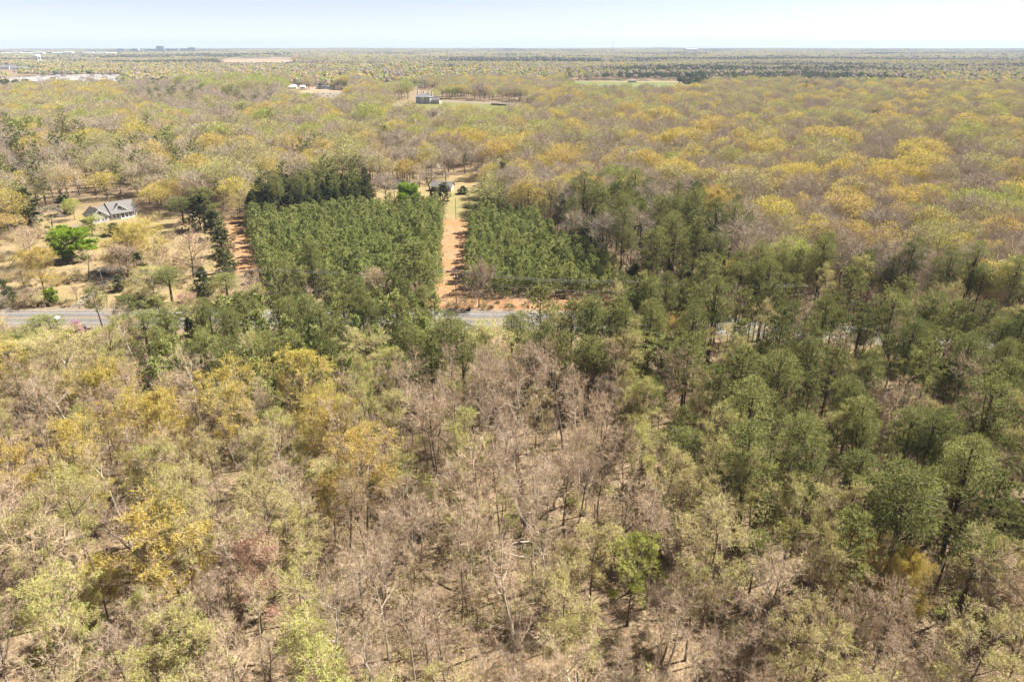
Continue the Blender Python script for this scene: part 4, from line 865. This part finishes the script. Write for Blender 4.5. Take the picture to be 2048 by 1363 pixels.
# ------------------------------------------------------------------ far woodland, read as one mass
def far_wood():
    cols = dict(bare=M['twig_far'], bud=M['olive_far'], gold=M['gold'], green=M['green'], pine=M['cedar'])
    names = list(cols); mixes = [(.62, .2, .08, .06, .04), (.45, .3, .05, .14, .06), (.5, .2, .2, .05, .05), (.35, .32, .03, .24, .06), (.12, .05, .0, .0, .83), (.6, .12, .03, .03, .22)]
    ms = []
    for vi, mix in enumerate(mixes):
        r = np.random.default_rng(200+vi); mb = MB(); S0 = 80.0; m = 7
        for i in range(m):
            for j in range(m):
                x = ((i+.5+r.uniform(-.4, .4))/m-.5)*S0; y = ((j+.5+r.uniform(-.4, .4))/m-.5)*S0
                k = int(r.choice(5, p=mix)); H = r.uniform(13, 21); w = r.uniform(4.6, 8.2) if k < 4 else r.uniform(3.4, 4.6); n = 170
                v = nrm(r.normal(size=(n, 3))); rad = r.uniform(.55, 1.0, n)[:, None]; v[:, 2] = np.abs(v[:, 2])*1.3-.5
                c = v*rad*[w, w, H*.36] + [x, y, H*.66]
                leaves(mb, c, np.full(n, 1.8), r, mat=k, out=v)
        ms.append(mb.mesh('wood_form', [cols[k] for k in names]))
    P = []; Rr = []; Sc = []; I = []
    def ring(d0, d1, step, sxy, sz):
        xs = np.arange(-.84*d1, .84*d1, step); ys = np.arange(d0*.6, d1, step)
        for y in ys:
            for x in xs:
                d = math.hypot(x, y)
                if d < d0 or d >= d1 or abs(x) > .80*y+80: continue
                x2 = x + rng.uniform(-.15, .15)*step; y2 = y + rng.uniform(-.15, .15)*step
                pc = mnoise.noise((x2/900.0, y2/420.0, 4.4)) + .5*mnoise.noise((x2/300.0, y2/200.0, 6.1))
                op = mnoise.noise((x2/700.0, y2/380.0, 12.4))
                if op > .46: continue
                px, py = project(x2, y2, np.array(14.0*sz)); gx, gy = project(x2, y2, 0.0)
                if any(inpoly([px], [py], q)[0] or inpoly([gx], [gy], q)[0] for q in OPEN[12:]): continue
                if -10 < px < 262 and 152 < py < 172 or -10 < gx < 262 and 155 < gy < 170: continue
                if px < 70 and 128 < py < 147: continue
                P.append((x2, y2, terrain(x2, y2)-.3)); Rr.append((0, 0, int(rng.integers(4))*math.pi/2)); Sc.append((sxy, sxy, sz*rng.uniform(.92, 1.08)))
                q4 = mnoise.noise((x2/260.0, y2/230.0, 21.3))*1.6 + .5; I.append(4 if pc > .27 else (5 if pc > .06 else min(3, max(0, int(q4*4)))))
    ring(1450, 4200, 78, 1.0, 1.0); ring(4200, 12200, 150, 1.92, 1.05)
    scatter('far_woodland', ms, P, Rr, Sc, I, 'mixed spring woodland running to the hazy horizon')
far_wood()
# ------------------------------------------------------------------ buildings, vehicles and other things
M['siding'] = plain('white_siding', (0.50, 0.53, 0.58)); M['trim'] = plain('white_trim', (0.78, 0.78, 0.77)); M['shingle'] = plain('grey_shingle', (0.115, 0.105, 0.10), .9, .2, 6)
M['shingle_pale'] = plain('pale_shingle', (0.165, 0.158, 0.155), .9, .2, 4); M['glass'] = plain('dark_glass', (0.025, 0.03, 0.04), .15, .2, 1, 0, .6); M['dark_door'] = plain('dark_door', (0.03, 0.03, 0.035))
M['stone_grey'] = plain('grey_stone', (0.38, 0.38, 0.385)); M['slate'] = plain('blue_slate', (0.20, 0.205, 0.215), .8, .2); M['cream'] = plain('cream_wall', (0.42, 0.38, 0.33)); M['brown_wood'] = plain('brown_wood', (0.12, 0.08, 0.05))
M['car_white'] = plain('white_car_paint', (0.75, 0.76, 0.78), .3, .03, 1, 0, .5); M['car_dark'] = plain('dark_car_paint', (0.03, 0.035, 0.045), .3, .03, 1, 0, .5); M['car_grey'] = plain('grey_car_paint', (0.30, 0.31, 0.33), .3, .03, 1, 0, .5); M['car_red'] = plain('red_car_paint', (0.30, 0.05, 0.04), .3, .03, 1, 0, .5)
M['rubber'] = plain('tyre_rubber', (0.02, 0.02, 0.02)); M['lamp'] = plain('lamp_glass', (0.6, 0.6, 0.55), .2); M['tail'] = plain('tail_glass', (0.35, 0.02, 0.02), .2)
M['pole'] = plain('weathered_pole', (0.20, 0.165, 0.13)); M['wire'] = plain('pale_wire', (0.42, 0.41, 0.40), .4, .05, 1, .6); M['porcelain'] = plain('pale_porcelain', (0.6, 0.6, 0.58), .3)
M['tank'] = plain('pale_tank_paint', (0.72, 0.76, 0.76)); M['office_dark'] = plain('dark_office_glass', (0.10, 0.13, 0.18), .25); M['office_pale'] = plain('pale_office_wall', (0.50, 0.52, 0.54)); M['roof_tan'] = plain('tan_roof', (0.22, 0.18, 0.15)); M['roof_light'] = plain('light_roof', (0.34, 0.315, 0.30), .9, .2, 2); M['steel'] = plain('mast_steel', (0.3, 0.3, 0.31), .5)
def part(name, mb, mats, parent, smooth=False):
    return link(name, mb.mesh(name, [M[m] for m in mats], smooth), parent)
def window(parent, x, y, z, w, h, axis='x', sgn=-1, name='window'):
    """frame with a pane, on a wall whose outside faces sgn along the other axis; x,y,z = centre on the wall plane"""
    f = MB(); p = MB(); t = .09
    def bar(a0, a1, z0, z1, mb, o0, o1):
        lo, hi = sorted((o0*sgn, o1*sgn))
        if axis == 'x': mb.box(x+a0, x+a1, y+lo, y+hi, z+z0, z+z1)
        else: mb.box(x+lo, x+hi, y+a0, y+a1, z+z0, z+z1)
    bar(-w/2-t, w/2+t, h/2, h/2+t, f, .003, .10); bar(-w/2-t, w/2+t, -h/2-t, -h/2, f, .003, .13); bar(-w/2-t, -w/2, -h/2, h/2, f, .003, .10); bar(w/2, w/2+t, -h/2, h/2, f, .003, .10)
    bar(-w/2, w/2, -.03, .03, f, .05, .085)
    o = part(name, f, ['trim'], parent); bar(-w/2, w/2, -h/2, h/2, p, .01, .04); part('pane', p, ['glass'], o); return o
def slab(mb, pts, t=.16): mb.poly_prism(pts, (0, 0, t))
def white_house():
    x, y = G(184, 447); h = empty('white_house', (x, y, 0), R(47)); tag(h, 'white house with grey gabled roofs and front porch in the left clearing', 'house')
    w = MB()
    w.box(0, 7.4, -1, 10, -.2, 3.0); w.box(7.4, 9.4, .8, 9, -.2, 2.998); w.box(9.4, 13, .6, 10.6, -.2, 3.1); w.box(13, 20.5, 2.3, 10.602, -.2, 3.1)
    w.poly_prism([(0, -1, 3.0), (7.4, -1, 3.0), (3.7, -1, 6.1)], (0, .25, 0)); w.poly_prism([(0, 10, 3.0), (7.4, 10, 3.0), (3.7, 10, 6.1)], (0, -.25, 0))
    w.poly_prism([(9.42, 0, 3.1), (9.42, 11, 3.1), (9.42, 5.5, 7.5)], (.25, 0, 0)); w.poly_prism([(20.48, 0, 3.1), (20.48, 11, 3.1), (20.48, 5.5, 7.5)], (-.25, 0, 0))
    w.poly_prism([(10.5, 1.0, 3.95), (16.5, 1.0, 3.95), (13.5, 1.0, 6.6)], (0, .25, 0))
    part('wall', w, ['siding'], h)
    r = MB(); slab(r, [(-.5, -1.5, 2.62), (3.7, -1.5, 6.14), (3.7, 10.5, 6.14), (-.5, 10.5, 2.62)]); slab(r, [(7.9, -1.5, 2.62), (3.702, -1.5, 6.14), (3.702, 10.5, 6.14), (7.9, 10.5, 2.62)]); part('garage_roof', r, ['shingle'], h)
    r = MB(); slab(r, [(4.2, .3, 2.75), (9.38, .3, 2.75), (9.38, 5, 6.3), (4.2, 5, 6.3)]); slab(r, [(4.2, 9.6, 2.75), (9.38, 9.6, 2.75), (9.38, 5.002, 6.3), (4.2, 5.002, 6.3)]); part('link_roof', r, ['shingle_pale'], h)
    r = MB(); slab(r, [(8.9, -.5, 2.75), (21.0, -.5, 2.75), (21.0, 5.5, 7.55), (8.9, 5.5, 7.55)]); slab(r, [(8.9, 11.5, 2.75), (21.0, 11.5, 2.75), (21.0, 5.502, 7.55), (8.9, 5.502, 7.55)]); ro = part('main_roof', r, ['shingle_pale'], h)
    r = MB(); slab(r, [(10.0, .5, 3.75), (13.5, .5, 6.85), (13.5, 4.9, 6.85), (10.0, 1.2, 3.75)]); slab(r, [(17.0, .5, 3.75), (13.502, .5, 6.85), (13.502, 4.9, 6.85), (17.0, 1.2, 3.75)]); part('dormer_roof', r, ['shingle'], h)
    for a, b in (((-.5, -1.53, 2.5), (3.7, -1.53, 6.02)), ((7.9, -1.53, 2.5), (3.7, -1.53, 6.02)), ((10.0, .47, 3.63), (13.5, .47, 6.73)), ((17.0, .47, 3.63), (13.5, .47, 6.73))):
        f = MB(); f.poly_prism([a, b, (b[0], b[1], b[2]+.3), (a[0], a[1], a[2]+.3)], (0, -.06, 0)); part('fascia', f, ['trim'], h)
    p = MB(); p.box(13, 20.5, -.2, 2.3, -.2, .35); part('porch_floor', p, ['trim'], h)
    for cx in (13.2, 15.0, 16.8, 18.6, 20.3):
        c = MB(); c.box(cx-.14, cx+.14, -.02, .26, .35, 3.05); part('porch_column', c, ['trim'], h)
    window(h, 3.7, -1, 4.4, 1.5, 1.1)
    for wx in (1.6, 2.9, 4.9, 6.1): window(h, wx, -1, 1.6, .8, 1.3)
    window(h, 8.4, .8, 1.6, 1.1, 1.4); window(h, 10.4, .6, 1.7, 1.0, 1.7); window(h, 12.1, .6, 1.7, 1.0, 1.7); window(h, 13.5, 1.0, 5.1, 1.5, 1.1)
    for wx in (15.6, 17.6, 19.4): window(h, wx, 2.3, 1.7, 1.3, 1.8)
    d = MB(); d.box(13.6, 14.6, 2.2, 2.29, .36, 2.5); do = part('front_door', d, ['dark_door'], h); k = MB(); k.box(13.7, 13.78, 2.14, 2.2, 1.3, 1.4); part('handle', k, ['lamp'], do)
    for gy in (.8, 4.2):
        d = MB(); d.box(-.06, -.003, gy-1.3, gy+1.3, -.1, 2.3); part('garage_door', d, ['dark_door'], h)
    for gy in (6.6, 8.4): window(h, 0, gy, 1.7, .9, 1.2, 'y', -1)
    c = MB(); c.box(17.2, 17.9, 6.3, 7.0, 6.0, 8.6); part('chimney', c, ['shingle'], ro)
white_house()
def gabled(name, x, y, z, rz, L, D, wall, ridge, mw, mr, label, cat, group=None, wins=0, win=(1.0, 1.2)):
    h = empty(name, (x, y, z), rz); tag(h, label, cat, group); w = MB(); w.box(-L/2, L/2, 0, D, -.5, wall)
    w.poly_prism([(-L/2, 0, wall), (-L/2, D, wall), (-L/2, D/2, ridge)], (.2, 0, 0)); w.poly_prism([(L/2, 0, wall), (L/2, D, wall), (L/2, D/2, ridge)], (-.2, 0, 0)); part('wall', w, [mw], h)
    r = MB(); o = .5; dz = (ridge-wall)/(D/2)*o
    slab(r, [(-L/2-o, -o, wall-dz+.03), (L/2+o, -o, wall-dz+.03), (L/2+o, D/2, ridge+.03), (-L/2-o, D/2, ridge+.03)]); slab(r, [(-L/2-o, D+o, wall-dz+.03), (L/2+o, D+o, wall-dz+.03), (L/2+o, D/2+.002, ridge+.03), (-L/2-o, D/2+.002, ridge+.03)]); part('roof', r, [mr], h)
    for i in range(wins): window(h, -L/2 + L*(i+.5)/wins, 0, wall*.55, *win)
    return h
x, y = G(882, 383); gabled('low_house', x, y, 0, R(-12), 12, 7, 2.8, 5.2, 'cream', 'shingle_pale', 'low house with pale grey roof behind the dark leaning tree', 'house', None, 4)
x, y = G(802, 378); gabled('shed', x, y, 0, R(-8), 10, 6, 2.6, 4.4, 'siding', 'shingle_pale', 'small pale roofed shed behind the lime green tree', 'shed', None, 1)
def car(name, paint):
    e = empty(name, (0, 0, 0)); b = MB(); P = [(-2.25, .35), (-2.28, .75), (-2.1, .98), (-.95, 1.02), (.95, 1.0), (1.9, .88), (2.25, .7), (2.28, .35)]
    b.poly_prism([(x, -.88, z) for x, z in P], (0, 1.76, 0)); b.poly_prism([(-1.35, -.66, 1.45), (.25, -.66, 1.45), (.05, -.66, 1.50), (-1.2, -.66, 1.50)], (0, 1.32, 0)); part('body', b, [paint], e)
    g = MB(); v = [(-2.0, -.78, .99), (1.0, -.78, .99), (1.0, .78, .99), (-2.0, .78, .99), (-1.35, -.66, 1.46), (.25, -.66, 1.46), (.25, .66, 1.46), (-1.35, .66, 1.46)]
    g.add(v, quads=[(0, 1, 5, 4), (1, 2, 6, 5), (2, 3, 7, 6), (3, 0, 4, 7), (4, 5, 6, 7)]); part('cabin_glass', g, ['glass'], e)
    for wx in (-1.4, 1.4):
        for wy in (-.8, .8):
            w = MB(); th = np.arange(12)*math.pi/6; w.poly_prism([(wx+.33*math.cos(a), wy-.11, .33+.33*math.sin(a)) for a in th], (0, .22, 0)); wo = part('wheel', w, ['rubber'], e)
            r = MB(); r.poly_prism([(wx+.2*math.cos(a), wy+(.115 if wy > 0 else -.115), .33+.2*math.sin(a)) for a in th], (0, .02 if wy > 0 else -.02, 0)); part('rim', r, ['car_grey'], wo)
    for wy in (-.6, .6):
        l = MB(); l.box(2.2, 2.30, wy-.2, wy+.2, .60, .74); part('headlight', l, ['lamp'], e); l = MB(); l.box(-2.31, -2.22, wy-.2, wy+.2, .66, .82); part('taillight', l, ['tail'], e)
    return e
def put(c, px, py, rz, label, group=None, z=0.056):
    x, y = G(px, py); c.location = (x, y, z); c.rotation_euler = (0, 0, rz); tag(c, label, 'car', group)
c1 = car('parked_car', 'car_dark'); put(c1, 209, 549, R(20), 'dark parked car in the shade left of the golden pasture tree', None, 0)
c2 = car('moving_car', 'car_white'); put(c2, 104, 640, R(2), 'white car driving on the road at the left', None)
c3 = copy_tree(c1); c3.name = 'moving_car'; put(c3, 1212, 640, R(-8), 'dark car on the road half hidden by pines', None)
cg = car('parked_car', 'car_grey'); cr = car('parked_car', 'car_red'); cw = copy_tree(c2); cw.name = 'parked_car'
srcs = [cg, cr, cw, c1]; used_src = set(); nth = 0
for rr, (ya, n, x0, x1) in enumerate(((199.5, 3, 640, 690), (193.0, 7, 622, 690), (188.5, 6, 632, 704))):
    for i in range(n):
        s = srcs[[2, 0, 3, 0, 2, 1, 3][(i+rr*2) % 7]]
        c = s if s in (cg, cr, cw) and s.name not in used_src else copy_tree(s); used_src.add(s.name)
        col = {'car_white': 'white', 'car_grey': 'grey', 'car_dark': 'dark', 'car_red': 'red'}[{id(cg): 'car_grey', id(cr): 'car_red', id(cw): 'car_white', id(c1): 'car_dark'}[id(s)]]
        put(c, x0+(x1-x0)*i/(n-1), ya+.3*(i % 2), R(80+10*(i % 3)), '%s car, %s from the left in the %s row of the far parking lot' % (col, ordw(i+1), ['front', 'middle', 'back'][rr]), 'cars in the far parking lot', .045)
if cr.name not in used_src: put(cr, 676, 191, R(95), 'red car parked between the rows of the far parking lot', 'cars in the far parking lot', .045)
# utility line
POLES = [(-150, 600, 11.6, None), (215, 604, 11.6, 'utility pole in the pasture beside the road'), (562, 606, 11.6, 'utility pole among the pines between the clay strips'), (913, 609, 11.6, 'utility pole at the foot of the central clay strip'), (1241, 634, 11.8, 'utility pole right of the clay bank beside the pines'), (1600, 640, 11.6, 'utility pole deep in the right pine belt')]
tops = []
for i, (px, py, H, lab) in enumerate(POLES):
    x, y = G(px, py); tops.append((x, y, H))
    if lab is None: continue
    e = empty('utility_pole', (x, y, 0), R(3)); tag(e, lab, 'utility pole', 'utility poles along the road'); b = MB(); tube(b, np.array([[[0, 0, -.3], [0, 0, H+.3]]], float), np.array([[.19, .13]]), 8); part('pole', b, ['pole'], e)
    c = MB(); c.box(-.08, .08, -1.25, 1.25, H-.55, H-.40); part('crossarm', c, ['pole'], e)
    for yy in (-1.1, 0.3, 1.1):
        q = MB(); tube(q, np.array([[[0, yy, H-.4], [0, yy, H-.12]]], float), np.array([[.07, .05]]), 6); part('insulator', q, ['porcelain'], e)
    if i in (3,):
        q = MB(); tube(q, np.array([[[.38, 0, H-2.3], [.38, 0, H-1.3]]], float), np.array([[.26, .26]]), 8); part('transformer', q, ['car_grey'], e)
for k, (yy, dz, nm) in enumerate(((-1.1, -.1, 'nearest'), (.3, -.1, 'middle'), (1.1, -.1, 'farthest'), (0, -3.2, 'lowest'))):
    mb = MB()
    for a, b in zip(tops[:-1], tops[1:]):
        t = np.linspace(0, 1, 11)[:, None]; A = np.array([a[0], a[1]+yy, a[2]+dz]); B = np.array([b[0], b[1]+yy, b[2]+dz]); P = A+(B-A)*t; P[:, 2] -= 1.1*4*(t*(1-t))[:, 0]
        tube(mb, P[None], np.full((1, 11), .038), 4)
    o = link('power_line', mb.mesh('power_line', [M['wire']])); tag(o, '%s of the overhead wires strung along the road' % nm, 'power line', 'overhead wires along the road')
for px, py, ty, lab in ((912, 438, 396, 'slim service pole standing in the grassy strip'), (938, 413, 389, 'short service pole at the top right of the grassy strip')):
    x, y = G(px, py); H = top_height(px, py, ty); e = empty('service_pole', (x, y, 0)); tag(e, lab, 'utility pole', 'service poles in the grassy strip'); b = MB(); tube(b, np.array([[[0, 0, -.3], [0, 0, H]]], float), np.array([[.16, .10]]), 8); part('pole', b, ['pole'], e)
    c = MB(); c.box(-.5, .5, -.05, .05, H-.5, H-.4); part('crossarm', c, ['pole'], e)
# mansion and farm buildings
def mansion():
    x, y = G(846, 207.5); e = empty('mansion', (x, y, 0), R(-20)); tag(e, 'grey two-storey mansion with tall chimneys on the far lawn', 'house'); w = MB(); w.box(-11, 11, 0, 14, -.5, 9.0); part('wall', w, ['stone_grey'], e)
    r = MB(); r.add([(-12, -1, 9.0), (12, -1, 9.0), (12, 15, 9.0), (-12, 15, 9.0), (-6.5, 7, 13.4), (6.5, 7, 13.4)], tris=[(1, 2, 5), (3, 0, 4)], quads=[(0, 1, 5, 4), (2, 3, 4, 5), (3, 2, 1, 0)]); ro = part('roof', r, ['slate'], e)
    for cx, cy in ((-10.5, 6), (-2.5, 9), (5.5, 8), (11, 7)):
        c = MB(); c.box(cx-.8, cx+.8, cy-.8, cy+.8, 9.1, 16.6); part('chimney', c, ['cream'], ro)
    for zz in (2.9, 6.8):
        for i in range(5):
            if zz < 5 and i == 2: continue
            window(e, -8.8+4.4*i, 0, zz, 1.3, 2.0)
    p = MB(); p.box(-2.4, 2.4, -2.6, -.002, -.3, .4); p.box(-2.6, 2.6, -2.8, -.002, 7.6, 8.6); po = part('portico', p, ['stone_grey'], e)
    for cx in (-2.1, -.8, .8, 2.1):
        c = MB(); tube(c, np.array([[[cx, -2.3, .4], [cx, -2.3, 7.6]]], float), np.array([[.3, .26]]), 8); part('column', c, ['trim'], po)
    d = MB(); d.box(-.9, .9, -.08, -.003, .4, 3.6); part('front_door', d, ['dark_door'], e)
    w = MB(); w.box(11.01, 24, 3, 12, -.5, 5); part('side_wing', w, ['cream'], e); r = MB(); slab(r, [(12.02, 2.3, 4.9), (24.6, 2.3, 4.9), (24.6, 7.5, 8.4), (12.02, 7.5, 8.4)]); slab(r, [(12.02, 12.7, 4.9), (24.6, 12.7, 4.9), (24.6, 7.502, 8.4), (12.02, 7.502, 8.4)]); part('side_roof', r, ['shingle_pale'], e)
mansion()
for px, py, rz, L, D, wl, rd, mw, mr, nm, lab, wn in (
    (584, 178.5, 10, 16, 11, 4, 7.5, 'siding', 'trim', 'barn', 'white roofed barn at the left of the far parking lot', 2), (605, 176.5, 4, 9, 7, 3, 5, 'siding', 'trim', 'shed', 'small white shed right of the white roofed barn', 1),
    (650, 178, -4, 33, 10, 4.2, 7, 'siding', 'shingle_pale', 'long_hall', 'long white building with grey roof behind the far parking lot', 7), (1082, 212.5, 15, 11, 8, 3.6, 6.4, 'brown_wood', 'shingle', 'shed', 'dark shed at the right end of the farm track', 1),
    (990, 210.5, -10, 11, 5, 2.4, 3.6, 'brown_wood', 'roof_tan', 'shed', 'left one of two low brown sheds on the farm track', 2), (1005, 211.5, -10, 11, 5, 2.4, 3.6, 'brown_wood', 'roof_tan', 'shed', 'right one of two low brown sheds on the farm track', 2),
    (1265, 165.2, 0, 18, 8, 4, 6, 'cream', 'roof_tan', 'shelter', 'open shelter on the edge of the far meadow', 2), (1651, 206, 12, 18, 10, 5, 9, 'cream', 'trim', 'house', 'pale roofed house among the woods at the upper right', 3)):
    x, y = G(px, py); gabled(nm, x, y, 0, R(rz), L, D, wl, rd, mw, mr, lab, 'building', None, wn)
# suburb: three rows of houses and a farther cluster
rs = np.random.default_rng(41); sub = []
for row, (py, x0, x1, n) in enumerate(((169, 22, 120, 8), (167.0, 128, 255, 9), (164.0, 20, 250, 20), (161.0, 60, 300, 20), (158.5, 110, 350, 18))):
    for i in range(n):
        px = x0+(x1-x0)*(i+.5)/n + rs.uniform(-2.5, 2.5); x, y = G(px, py+rs.uniform(-.4, .4)); z = terrain(x, y)
        k = int(rs.integers(3)); mr = ['roof_light', 'roof_tan', 'roof_light'][k]; nm = ['pale grey', 'tan', 'pale grey'][k]
        sub.append((x, y, z)); gabled('suburban_house', x, y, z+1.0, R(rs.uniform(-30, 30)), rs.uniform(13, 18), 11, 5.5, 9.5, ['cream', 'siding', 'trim'][int(rs.integers(3))], mr, '%s roofed house, %s from left in the %s suburban row' % (nm, ordw(i+1), ['front left', 'front right', 'second', 'third', 'rearmost'][row]), 'house', 'suburban houses at the upper left', 3, (1.6, 1.6))
for i in range(16):
    px = 2+4.2*i+rs.uniform(-1, 1); x, y = G(px, rs.uniform(139, 144)); z = terrain(x, y)
    gabled('suburban_house', x, y, z+3.0, R(rs.uniform(-30, 30)), 17, 12, 6, 10, 'siding', 'shingle_pale', 'distant grey roofed house, %s from the left near the water tower' % ordw(i+1), 'house', 'distant houses below the water tower', 0)
def water_tower():
    d = ray(80, 134); t = 2700/d[1]; x, y = d[0]*t, 2700; z = terrain(x, y); e = empty('water_tower', (x, y, z)); tag(e, 'pale water tower with bulbous tank on legs at far left', 'water tower')
    th = np.arange(20)*2*math.pi/20; prof = [(0, 29), (5, 29.6), (9.5, 32), (10.6, 35), (9.6, 38.5), (5.5, 41.2), (0, 42)]; mb = MB(); v = []; q = []
    for r, zz in prof: v += [(max(r, .02)*math.cos(a), max(r, .02)*math.sin(a), zz) for a in th]
    for i in range(len(prof)-1):
        for j in range(20): q.append((i*20+j, i*20+(j+1) % 20, (i+1)*20+(j+1) % 20, (i+1)*20+j))
    mb.add(v, quads=q); part('tank', mb, ['tank'], e, True)
    for j in range(6):
        a = j*math.pi/3; l = MB(); tube(l, np.array([[[12*math.cos(a), 12*math.sin(a), -1], [9.2*math.cos(a), 9.2*math.sin(a), 33]]], float), np.array([[.75, .7]]), 8); part('leg', l, ['tank'], e)
    l = MB(); tube(l, np.array([[[0, 0, -1], [0, 0, 29.2]]], float), np.array([[1.6, 1.6]]), 10); part('riser_pipe', l, ['tank'], e)
    for zz in (12, 23):
        b = MB(); rr = 12-2.8*zz/34
        for j in range(6):
            a, c = j*math.pi/3, (j+1)*math.pi/3; tube(b, np.array([[[rr*math.cos(a), rr*math.sin(a), zz], [rr*math.cos(c), rr*math.sin(c), zz]]], float), np.array([[.3, .3]]), 4)
        part('brace_ring', b, ['tank'], e)
water_tower()
for px, wpx, ty, wall, lab in ((240, 13, 98, 'office_dark', 'low dark office block leftmost in the distant skyline'), (268, 14, 97.5, 'office_pale', 'pale office block second from left in the skyline'), (302, 16, 98.5, 'office_pale', 'low pale block left of the tallest tower'), (318.5, 12, 92.5, 'office_dark', 'tallest tower in the distant skyline'), (344, 22, 98, 'office_pale', 'wide pale block right of the tallest tower'), (366, 14, 97.5, 'office_pale', 'narrow pale block beside the dark skyline block'), (382, 13, 95.5, 'office_dark', 'dark office block rightmost in the skyline')):
    D = 6900.0; d = ray(px, ty); x = d[0]/d[1]*D; H = CAM_H + d[2]/d[1]*D; z = terrain(x, D); wd = wpx*D/FPX; e = empty('office_block', (x, D, z), R(8)); tag(e, lab, 'office building', 'office blocks on the skyline'); H = H - z
    b = MB(); b.box(-wd/2, wd/2, 0, 35, -2, H); part('wall', b, [wall], e); b = MB(); b.box(-wd*.25, wd*.2, 8, 22, H+.01, H+4); part('roof_plant', b, ['office_pale'], e)
    n = max(2, int(H/9))
    for i in range(n):
        b = MB(); zz = H*(i+.35)/n; b.box(-wd/2+2, wd/2-2, -.4, -.01, zz, zz+H*.42/n); part('window', b, ['glass' if wall == 'office_pale' else 'office_pale'], e)
for i, (px, py, L) in enumerate(((14, 108, 90), (32, 107, 60), (52, 108, 80), (76, 107, 70), (118, 107.5, 90), (135, 106.5, 60), (176, 107, 70), (202, 107, 80), (222, 108, 50), (640, 124, 40), (1190, 116, 60), (1385, 100, 90))):
    D = 5200.0; d = ray(px, py); x = d[0]/d[1]*D; z = CAM_H + d[2]/d[1]*D - 8; gabled('warehouse', x, D, min(z, 30), R(5), L, 40, 14, 17, 'trim', 'office_pale', 'white flat warehouse, %s from the left along the horizon' % ordw(i+1), 'warehouse', 'white warehouses near the horizon', 0)
def mast():
    D = 6000.0; d = ray(1226, 83.5); x = d[0]/d[1]*D; H = CAM_H + d[2]/d[1]*D; e = empty('radio_mast', (x, D, 0)); tag(e, 'thin lattice radio mast on the horizon right of centre', 'radio mast')
    for sx, sy in ((-1, -1), (1, -1), (1, 1), (-1, 1)):
        l = MB(); tube(l, np.array([[[sx*2.5, sy*2.5, -2], [sx*.6, sy*.6, H]]], float), np.array([[.4, .3]]), 5); part('leg', l, ['steel'], e)
    b = MB()
    for i in range(14):
        z0 = H*i/14; z1 = H*(i+1)/14; r0 = 2.5-1.9*i/14; r1 = 2.5-1.9*(i+1)/14
        for (ax, ay), (bx, by) in (((-1, -1), (1, -1)), ((1, -1), (1, 1)), ((1, 1), (-1, 1)), ((-1, 1), (-1, -1))): tube(b, np.array([[[ax*r0, ay*r0, z0], [bx*r1, by*r1, z1]]], float), np.array([[.2, .2]]), 4)
    part('lattice', b, ['steel'], e)
mast()
# fallen logs on the woodland floor
rl = np.random.default_rng(77)
LOGS = [(1880, 1300, 'long dark fallen trunk at the lower right corner'), (1135, 990, 'fallen grey trunk lying among stems in the centre'), (1250, 960, 'fallen trunk below the dark front pine'), (300, 1040, 'fallen trunk below the second big golden tree'), (990, 880, 'pale fallen trunk in the central clearing'), (640, 1290, 'fallen branchy trunk at the bottom left of centre'), (1560, 1250, 'fallen trunk in the lower right wood'), (860, 1180, 'fallen trunk near the crooked trunk tree')]
for px, py, lab in LOGS:
    x, y = G(px, py); e = empty('fallen_log', (x, y, .25), rl.uniform(.1, .7)); tag(e, lab, 'fallen log', 'fallen logs on the woodland floor'); L = rl.uniform(9, 15)
    b = MB(); tube(b, grow(np.array([[-L/2, 0, 0.0]]), np.array([[1.0, 0, 0]]), np.array([L]), rl, 7, .03, 0), np.linspace(.30, .10, 8)[None], 7); part('trunk', b, ['pole'], e)
    for i in range(4):
        b = MB(); t0 = L*(.05+.11*i); tube(b, grow(np.array([[t0, 0, .1]]), nrm(np.array([[.8, rl.normal(), .5]])), np.array([2.4]), rl, 3, .15, 0), np.array([[.07, .05, .03, .015]]), 4); part('branch', b, ['pole'], e)
# ------------------------------------------------------------------ air
def haze():
    mb = MB(); mb.box(-RMAX*1.05, RMAX*1.05, -RMAX*1.02, RMAX*1.05, -16, 118)
    m, nt, n, out = mat_new('haze'); v = N(nt, 'ShaderNodeVolumePrincipled'); v.inputs['Color'].default_value = (0.58, 0.71, 0.90, 1); v.inputs['Density'].default_value = HAZE_DENSITY
    v.inputs['Anisotropy'].default_value = 0.0
    nt.links.new(v.outputs[0], out.inputs['Volume']); o = link('haze', mb.mesh('haze', [m])); o['kind'] = 'stuff'; o['label'] = 'pale blue haze over the far woods'
haze()
